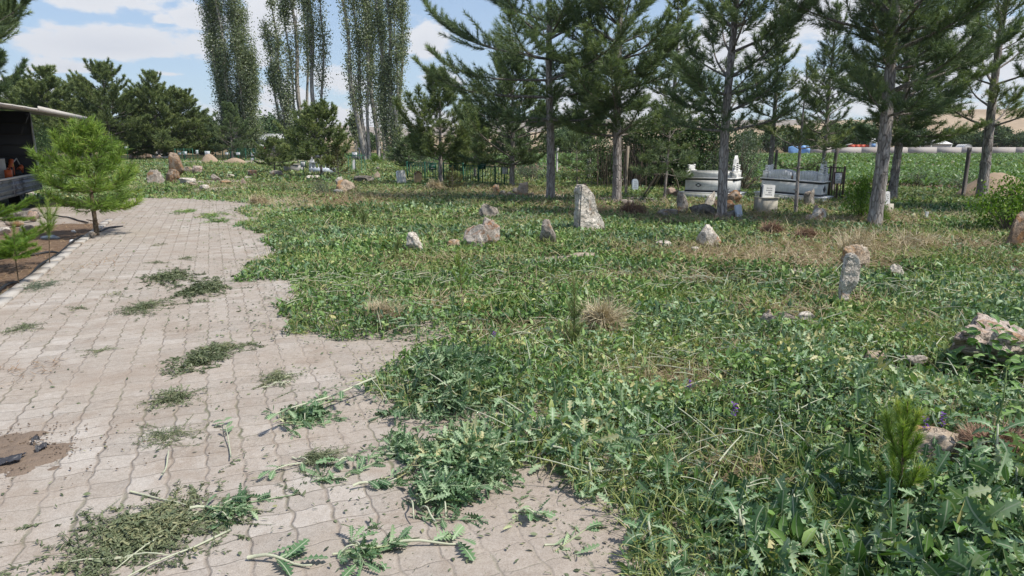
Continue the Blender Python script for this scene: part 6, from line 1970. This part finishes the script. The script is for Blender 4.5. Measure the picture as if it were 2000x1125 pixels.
for i, a in enumerate((('long pale stalk pointing down left out of the large heap', (735, 772), (535, 850), .008, 9, .11), ('pale stalk beside the dark fern like plant', (655, 898), (525, 936), .006, 5, .09), ('thick white stalk right of the fern like plant', (692, 900), (655, 918), .007, 6, .11),
                      ('white stalk lying flat near the bottom centre', (705, 1083), (905, 1072), .008, 8, .13), ('green stalk with leaves at the bottom edge', (485, 1100), (610, 1118), .008, 6, .13), ('short stalk with leaves below the scatter of pale leaves', (690, 962), (775, 950), .007, 6, .12),
                      ('pale stalk tip in the bottom left weed patch', (372, 1010), (470, 988), .007, 5, .10), ('brown broken twig in the middle paving', (318, 942), (332, 890), .005, 0, .1), ('upright leafy sprig lying on the left middle paving', (452, 905), (437, 835), .004, 9, .08),
                      ('stalk lying at the left rim of the lower middle heap', (755, 893), (830, 912), .008, 7, .14), ('leafy stalk lying on bare soil at lower right centre', (1010, 1008), (1062, 1018), .006, 6, .11), ('long white stalk in the weeds right of the lower middle heap', (965, 845), (1055, 880), .007, 4, .12),
                      ('white stalk slanting through the weeds below the large heap end', (1080, 915), (1180, 945), .006, 4, .11), ('long pale stalk lying over the weeds at right of centre', (1085, 875), (1170, 832), .006, 3, .1), ('white stalk lying over the top of the large heap', (930, 722), (1060, 722), .006, 3, .1), ('bright white stalk at the very bottom right', (1715, 1110), (1770, 1122), .012, 0, .1),
                      ('thick upright pale stalk in the big leaves at the bottom right', (1450, 1085), (1447, 1015), .008, 5, .17))):
    cut_stem(a[0], a[1], a[2], a[3], a[4], 900 + i, a[5])


# big lobed thistle plants in the lower right corner
def thistle(label, px, py, n, L, seed, h=.2, rot=0):
    rng = np.random.default_rng(seed)
    p = G(px, py)
    t = thing('thistle_plant', label, 'thistle', (p.x, p.y, gz1(p.x, p.y)), rot, 'big lobed thistles in the right foreground')
    A = Acc()
    yaw = np.arange(n) * 2.4 + rng.normal(0, .3, n)
    z = rng.uniform(.02, h, n)
    strip_leaves(A, np.stack([np.cos(yaw) * .015, np.sin(yaw) * .015, z], -1), yaw, rng.uniform(-.1, .9, n), rng.uniform(.65, 1.15, n) * L, rng.uniform(.8, 1.15, n) * L * .22, LOBED, rng.uniform(.7, 2.2, n), rng.uniform(.1, .5, n), np.clip(rng.normal(.58, .16, n), 0, 1), rng.normal(0, .4, n))
    A.build('leaves', MAT['blue'], t)
    A = Acc(); A.tube([(0, 0, -.03), (.01, 0, h * .6), (.0, .01, h * 1.1)], (.009, .007, .004), 7); A.build('stem', MAT['stem'], t, smooth=True)


for a in (('thistle with wide blue green leaves at the bottom edge right of centre', 1440, 1075, 16, .20, 1, .16), ('thistle with arching leaves at the bottom right corner', 1900, 1065, 18, .22, 2, .2), ('thistle with pale ribs between the seedling and the corner', 1830, 1090, 14, .20, 3, .18), ('large leaved thistle at the right edge above the corner', 1975, 1010, 16, .22, 4, .24), ('thistle lying flat at the bottom edge', 1600, 1105, 16, .17, 5, .12), ('thistle left of the bushy pine seedling', 1545, 1020, 14, .15, 6, .14), ('thistle sprawling at the bottom left of the weed edge', 1265, 1080, 14, .15, 7, .12), ('thistle at the weed edge beside the bare soil', 1150, 960, 14, .13, 8, .13), ('thistle near the right edge under the reddish needle heap', 1935, 945, 12, .2, 9, .3)):
    thistle(a[0], a[1], a[2], int(a[3] * 1.2), a[4] * .85, a[5], a[6])


# tall weed and climbing leaves on the right boulder
def tall_weed():
    rng = np.random.default_rng(71)
    p = G(1925, 925)
    t = thing('tall_weed', 'tall upright green weed stem in front of the reddish needle heap at right', 'weed', (p.x, p.y, gz1(p.x, p.y)))
    A = Acc(); A.tube([(0, 0, -.03), (.01, 0, .2), (.035, 0, .42), (.03, 0, .58)], (.006, .0055, .004, .002), 7); A.build('stem', MAT['green_stem'], t, smooth=True)
    A = Acc(); n = 18; z = np.linspace(.1, .57, n)
    strip_leaves(A, np.stack([.035 * z / .42, 0 * z, z], -1), np.arange(n) * 2.4, rng.uniform(.2, .7, n), .16 * (1.1 - z), .035 * (1.15 - z), LOBED_S, rng.uniform(.6, 1.2, n), .3, np.clip(rng.normal(.5, .15, n), 0, 1), 0)
    A.build('leaves', MAT['weed'], t)


tall_weed()


def bindweed():
    rng = np.random.default_rng(72)
    c = G(1950, 735)
    A = Acc()
    n = 900
    x, y = rng.normal(0, .42, n) - .1, rng.normal(0, .25, n) - .12
    r = np.sqrt((x / .42) ** 2 + (y / .36) ** 2)
    z = np.maximum(.02, .38 * np.clip(1.05 - r ** 2, 0, 1)) * rng.uniform(.25, 1.15, n)
    k = (y < .1) & ~((r < .75) & (rng.uniform(0, 1, n) < .55))
    L = rng.uniform(.045, .095, n)
    strip_leaves(A, np.stack([x, y, z], -1)[k], rng.uniform(0, 2 * PI, n)[k], rng.normal(.2, .5, n)[k], L[k], L[k] * .36, np.array([.5, 1, .85, .5, .05]), rng.normal(.6, .4, n)[k], .25, np.clip(rng.normal(.35, .2, n), 0, 1)[k], rng.normal(0, .5, n)[k])
    t = thing('bindweed', 'bindweed with heart shaped leaves creeping over the big pinkish boulder', 'weed', (c.x, c.y, gz1(c.x, c.y)))
    A.build('leaves', MAT['weed'], t)


bindweed()


# dry tussocks, needle heaps and twiggy clumps
def tussock(label, px, py, wpx, hpx, n, mat, seed, name='dry_tussock', cat='dry grass', wid=.0022, flat=.0):
    rng = np.random.default_rng(seed)
    p = G(px, py)
    m = p.y / F_PX
    w, h = wpx * m / 2, hpx * m
    A = Acc()
    yaw = rng.uniform(0, 2 * PI, n)
    q = rng.uniform(0, 1, n) ** .6 * .55
    P = np.stack([np.cos(yaw * 1.7) * q * w, np.sin(yaw * 1.7) * q * w * .7, rng.uniform(0, .3, n) * h], -1)
    strip_leaves(A, P, yaw, rng.normal(1.0 - flat, .4, n), rng.uniform(.5, 1.1, n) * max(h, w * .8), wid, BLADE, rng.normal(1.5, 1.0, n), 0, np.clip(rng.normal(.72 if mat == 'straw' else .5, .2, n), 0, 1), rng.normal(0, .6, n), rib=False)
    tag(A.build(name, MAT[mat], None, (p.x, p.y, gz1(p.x, p.y) + (.08 if name == 'needle_heap' else 0))), label, cat, None)


tussock('fluffy straw tussock at the weed edge above the paving', 752, 642, 125, 58, 1500, 'straw', 1, wid=.003)
tussock('pale tangled straw tussock right of the dark seedling', 1178, 660, 90, 92, 1100, 'straw', 2, wid=.0032)
tussock('reddish brown dead shrub in front of the concrete block', 1508, 462, 62, 32, 900, 'russet', 3, 'dead_shrub', 'dead plant', .005)
tussock('brownish dead weeds right of the reddish dead shrub', 1575, 470, 70, 26, 800, 'russet', 4, 'dead_shrub', 'dead plant', .004)
tussock('dull purple brown dead weeds right of the dense dark pine', 1236, 420, 80, 26, 800, 'russet', 5, 'dead_shrub', 'dead plant', .006)
tussock('tall straw grass bending over at the foot of the big ringed trunk', 1680, 500, 150, 50, 260, 'straw', 6, wid=.004)
tussock('tall straw grass in front of the big ringed trunk, right clump', 1790, 490, 150, 42, 240, 'straw', 7, wid=.004)
tussock('brown root tuft among the green stubble at lower right', 1325, 935, 62, 40, 420, 'russet', 8, 'dead_shrub', 'dead plant', .002)
tussock('heap of reddish dry pine needles at the right edge', 1945, 905, 190, 55, 5200, 'russet', 9, 'needle_heap', 'dry needles', .0022, .7)
tussock('dry straw clump around the pale brown weeds mid left', 505, 402, 60, 22, 500, 'straw', 10, wid=.006)
tussock('bleached dry stalks on the bank under the broad pine', 285, 312, 50, 26, 260, 'straw', 11, wid=.016)
tussock('small brown tuft inside the fluffy straw tussock', 783, 636, 26, 30, 260, 'russet', 12, 'dead_shrub', 'dead plant', .003)
tussock('dry grass fringe at the foot of the tan gabled marker', 850, 372, 60, 16, 400, 'straw', 13, wid=.008)


MAT['purple'] = plain_mat('purple_petal', (.16, .05, .34), .6, 20, .2, .05)
for i, (px, py, lb) in enumerate(((1836, 838, 'purple wildflower spike beside the rough stone right of the bushy seedling'), (1800, 862, 'small purple wildflower just left of the rough stone behind the seedling'), (1345, 762, 'lone purple wildflower in the weeds at right of centre'), (1432, 818, 'purple wildflower low in the weeds left of the bushy seedling'), (965, 662, 'tiny purple wildflower in the grass above the large heap'))):
    rng = np.random.default_rng(500 + i)
    p = G(px, py + 25)
    t = thing('wildflower', lb, 'flower', (p.x, p.y, gz1(p.x, p.y)), 0, 'purple wildflowers among the weeds')
    h_ = rng.uniform(.16, .24)
    A = Acc(); A.tube([(0, 0, 0), (.01, 0, h_ * .5), (0, .01, h_)], (.0025, .002, .0012), 5); A.build('stem', MAT['green_stem'], t)
    A = Acc(); n = 16
    strip_leaves(A, np.stack([rng.normal(0, .004, n), rng.normal(0, .004, n), np.linspace(.6, 1, n) * h_], -1), np.arange(n) * 2.4, rng.uniform(.1, .7, n), .020, .007, OVATE, .5, .3, .5)
    A.build('petals', MAT['purple'], t)

# ------------------------------------------------------------------ soil mounds
def mound(label, px, py, wpx, hpx, seed, depth=.8, mat='spoil'):
    p = G(px, py)
    m = p.y / F_PX
    me = rock_mesh('soil_mound', (wpx * m, wpx * m * depth, hpx * m), mat, seed, sub=5, box=1.0, cuts=0, taper=.55, rough=.05, jag=.5, sink=.8)
    o = link('soil_mound', me, None, (p.x, p.y + wpx * m * depth * .4, gz1(p.x, p.y)))
    tag(o, label, 'mound', 'mounds of dug soil')


mound('large pale soil mound behind the thick trunk at the right edge', 1985, 388, 190, 46, 21)
mound('brown soil mound in front of the long green railing', 404, 325, 46, 17, 22)
mound('low pale soil mound right of the brown mound', 455, 326, 60, 10, 23, .5)

# ------------------------------------------------------------------ far side of the field
def far_thing(px, Y): 
    d_ = at(px, 290, Y)
    return d_.x, d_.y


A = Acc()
rng = np.random.default_rng(3)
x0 = 46.0
while x0 < 140:
    l = rng.uniform(3.0, 5)
    A.box((x0 + l / 2, 111.5, .58), (l - .004, .35, 1.2 + rng.normal(0, .006)), None, .5)
    x0 += l
wall = A.build('boundary_wall', plain_mat('grey_render', (.46, .43, .41), .9, .9, .2, .4, dirt=(.36, .32, .29)))
tag(wall, 'long low grey wall along the far side of the crop field', 'wall')
# white roofed building at the left
x, y = far_thing(560, 112)
t = thing('farm_building', 'long low white roofed building behind the poplars', 'building', (x, y, 0), R(3))
A = Acc(); A.box((0, 3, 1.1), (9, 6, 2.2)); A.build('wall', MAT['far_wall'], t)
A = Acc(); A.box((0, 1.4, 2.75), (9.6, 3.6, .12), Matrix.Rotation(R(14), 3, 'X')); A.box((0, 4.6, 2.75), (9.6, 3.6, .12), Matrix.Rotation(R(-14), 3, 'X')); A.build('roof', MAT['roof'], t)
for k in range(4):
    A = Acc(); A.box((-3.2 + k * 2.1, -.02, 1.25), (.9, .06, .8)); A.build('window', MAT['tarp_dark'], t)
x, y = far_thing(500, 100)
t = thing('shed', 'tiny reddish shed left of the white roofed building', 'shed', (x, y, 0), 0)
A = Acc(); A.box((0, 1, .7), (1.3, 1.6, 1.4)); A.build('wall', MAT['red_paint'], t)
A = Acc(); A.box((0, 1, 1.45), (1.6, 1.9, .1), Matrix.Rotation(R(6), 3, 'X')); A.build('roof', MAT['roof'], t)
# blue tarpaulin heaps
for px, w, lb in ((1553, 2.2, 'low blue tarpaulin heap behind the field, left one'), (1573, 2.0, 'brighter blue tarpaulin heap behind the field, right one')):
    x, y = far_thing(px, 113)
    me = rock_mesh('tarpaulin_heap', (w * .9, 1.2, 1.45), 'blue_tarp', px, sub=3, box=.6, cuts=4, rough=.08)
    tag(link('tarpaulin_heap', me, None, (x, y, 0)), lb, 'tarpaulin', 'blue tarpaulin heaps')
# red cart with white cabin
x, y = far_thing(1687, 118)
t = thing('farm_trailer', 'red farm trailer with slatted side behind the low wall', 'trailer', (x, y, 0), R(4))
for k in range(4):
    A = Acc(); A.box((-2.1 + k * .85, 0, 1.25), (.72, .9, .62)); A.build('side_panel', MAT['red_paint'], t)
A = Acc(); A.box((-.85, 0, .86), (3.6, 1.1, .12)); A.box((-2.6, 0, 1.6), (1.0, .5, .06), Matrix.Rotation(R(-10), 3, 'Y')); A.build('chassis', MAT['far_wall'], t)
for xx in (-2, .4):
    A = Acc(); A.tube([(xx, -.6, .42), (xx, -.4, .42)], .42, 16); A.build('wheel', MAT['black'], t)
x, y = far_thing(1706, 117.5)
t = thing('white_cabin', 'white tractor cabin with red edge beside the red trailer', 'cabin', (x, y, 0), R(-20))
A = Acc(); A.box((0, 0, 1.35), (1.3, 1.2, 1.5)); A.tube([(-.65, 0, 2.0), (.65, 0, 2.0)], .6, 14); A.build('body', MAT['roof'], t)
A = Acc(); A.tube([(.66, 0, .9), (.66, 0, 2.05)], .07, 6); A.box((.0, -.61, .75), (1.3, .05, .18)); A.build('red_trim', MAT['red_paint'], t)
A = Acc(); A.box((-.1, -.61, 1.45), (.6, .04, .6)); A.build('window', MAT['blue_tarp'], t)
for xx in (-.4, .4):
    A = Acc(); A.tube([(xx, -.72, .4), (xx, -.5, .4)], .4, 16); A.build('wheel', MAT['black'], t)
# white tent and small dome
x, y = far_thing(1827, 122)
t = thing('white_tent', 'white tent with wide pitched roof beyond the low wall', 'tent', (x, y, 0), R(5))
A = Acc()
A.add([(-1.9, -1.5, 1.7), (1.9, -1.5, 1.7), (1.9, 1.5, 1.7), (-1.9, 1.5, 1.7), (-.5, 0, 2.55), (.5, 0, 2.55)], [[0, 1, 5, 4], [2, 3, 4, 5]]); A.add([(-1.9, -1.5, 1.7), (1.9, -1.5, 1.7), (1.9, 1.5, 1.7), (-1.9, 1.5, 1.7), (-.5, 0, 2.55), (.5, 0, 2.55)], [[1, 2, 5], [3, 0, 4]])
A.box((0, 0, 1.66), (3.8, 3.0, .06)); A.build('roof', MAT['roof'], t)
A = Acc(); A.box((0, 0, .82), (2.5, 2.2, 1.62)); A.build('wall', MAT['far_wall'], t)
for (a, b) in ((-1.8, -1.4), (1.8, -1.4), (1.8, 1.4), (-1.8, 1.4)):
    A = Acc(); A.tube([(a, b, 0), (a, b, 1.68)], .05, 6); A.build('pole', MAT['roof'], t)
x, y = far_thing(1850, 121)
t = thing('white_shed', 'narrow pale shed right of the white tent', 'shed', (x, y, 0), 0)
A = Acc(); A.box((0, .5, .8), (1.1, 1.0, 1.6)); A.build('wall', MAT['far_wall'], t)
A = Acc(); A.box((0, .5, 1.65), (1.4, 1.3, .08), Matrix.Rotation(R(5), 3, 'X')); A.build('roof', MAT['roof'], t)
x, y = far_thing(1882, 120)
t = thing('dome_greenhouse', 'small white domed greenhouse behind the low wall', 'greenhouse', (x, y, .3), R(0))
A = Acc(); n = 12
V = [(-.0 + .85 * math.cos(a), yy, 1.25 * math.sin(a) + .05) for yy in (-1.2, 1.2) for a in np.linspace(0, PI, n)]
A.add(V, [[i, i + 1, i + 1 + n, i + n] for i in range(n - 1)]); A.add(V, [list(range(n))]); A.add(V, [list(range(2 * n - 1, n - 1, -1))]); A.box((0, 0, -.12), (1.7, 2.4, .36)); A.build('cover', MAT['roof'], t)
for k in range(5):
    A = Acc(); yy = -1.22 + k * .61
    A.tube([(.87 * math.cos(a), yy, 1.27 * math.sin(a) + .05) for a in np.linspace(0, PI, n)], .03, 5); A.build('hoop', MAT['post'], t)


# ------------------------------------------------------------------ hills
def hills(name, Y, prof, col1, col2, seed, depth):
    rng = np.random.default_rng(seed)
    xs = np.linspace(prof[0][0], prof[-1][0], 150)
    top = np.interp(xs, [p_[0] for p_ in prof], [p_[1] for p_ in prof])
    X, Zt = [], []
    rows = 26
    V = np.zeros((rows, len(xs), 3))
    for i, (px, py) in enumerate(zip(xs, top)):
        q = at(px, py, Y)
        q.z = max(q.z, 2)
        for r in range(rows):
            f = r / (rows - 1)
            yy = Y - depth * (1 - f)
            hgt = q.z * (math.sin(f * PI / 2) ** 1.5)
            V[r, i] = (q.x, yy, hgt)
    n1 = fnoise(V[..., 0], V[..., 1] * .6, Y * .16, seed) - .5
    n2 = fnoise(V[..., 0], V[..., 1], Y * .05, seed + 3) - .5
    env = np.linspace(0, 1, rows)[:, None]
    V[..., 2] *= 1 + .35 * n1 * (1 - env * .6) + .14 * n2
    V[0, :, 2] = -4
    i = np.arange(rows - 1)[:, None] * len(xs) + np.arange(len(xs) - 1)[None, :]
    A = Acc(); A.add(V.reshape(-1, 3), np.stack([i, i + 1, i + 1 + len(xs), i + len(xs)], -1).reshape(-1, 4))
    k = Nodes(name + '_grassland')
    p = k.geo()
    n_ = k.noise(p, .012, 6, .6)
    n3 = k.noise(p, .06, 5, .65)
    c = k.ramp(k.math('ADD', k.math('MULTIPLY', n_, .6), k.math('MULTIPLY', n3, .4)), [(.35, col1), (.62, col2)])
    o = A.build(name, k.finish(c, 1.0, None, 0), None, smooth=True)
    tag(o, kind='structure')


hills('hills', 950, [(-600, 275), (200, 272), (560, 271), (800, 268), (950, 262), (1080, 256), (1250, 250), (1400, 250), (1530, 246), (1640, 238), (1760, 228), (1860, 221), (1960, 217), (2080, 212), (2300, 205), (2600, 200)], (.30, .22, .145), (.47, .37, .26), 5, 420)
hills('mountains', 2050, [(-900, 262), (-100, 256), (200, 258), (420, 252), (520, 246), (600, 243), (690, 247), (800, 250), (930, 240), (1060, 230), (1200, 233), (1400, 238), (1700, 236), (2000, 240), (2500, 240)], (.24, .20, .16), (.34, .29, .24), 9, 700)

# the air: pale haze round everything
HAZE = 0.00017
if HAZE:
    bm = bmesh.new()
    bmesh.ops.create_cube(bm, size=1)
    me = bpy.data.meshes.new('haze')
    for v in bm.verts: v.co = Vector((v.co.x * 4800, v.co.y * 4800, v.co.z * 322 + 159))
    bm.to_mesh(me); bm.free()
    hm = bpy.data.materials.new('haze_air'); hm.use_nodes = True
    nt = hm.node_tree; nt.nodes.clear()
    out = nt.nodes.new('ShaderNodeOutputMaterial'); pv = nt.nodes.new('ShaderNodeVolumePrincipled')
    pv.inputs['Color'].default_value = (.88, .93, 1, 1); pv.inputs['Density'].default_value = HAZE; pv.inputs['Anisotropy'].default_value = .2
    nt.links.new(pv.outputs[0], out.inputs['Volume'])
    me.materials.append(hm)
    tag(link('haze', me), kind='stuff')
    me.materials[0].cycles.homogeneous_volume = True if hasattr(me.materials[0].cycles, 'homogeneous_volume') else False
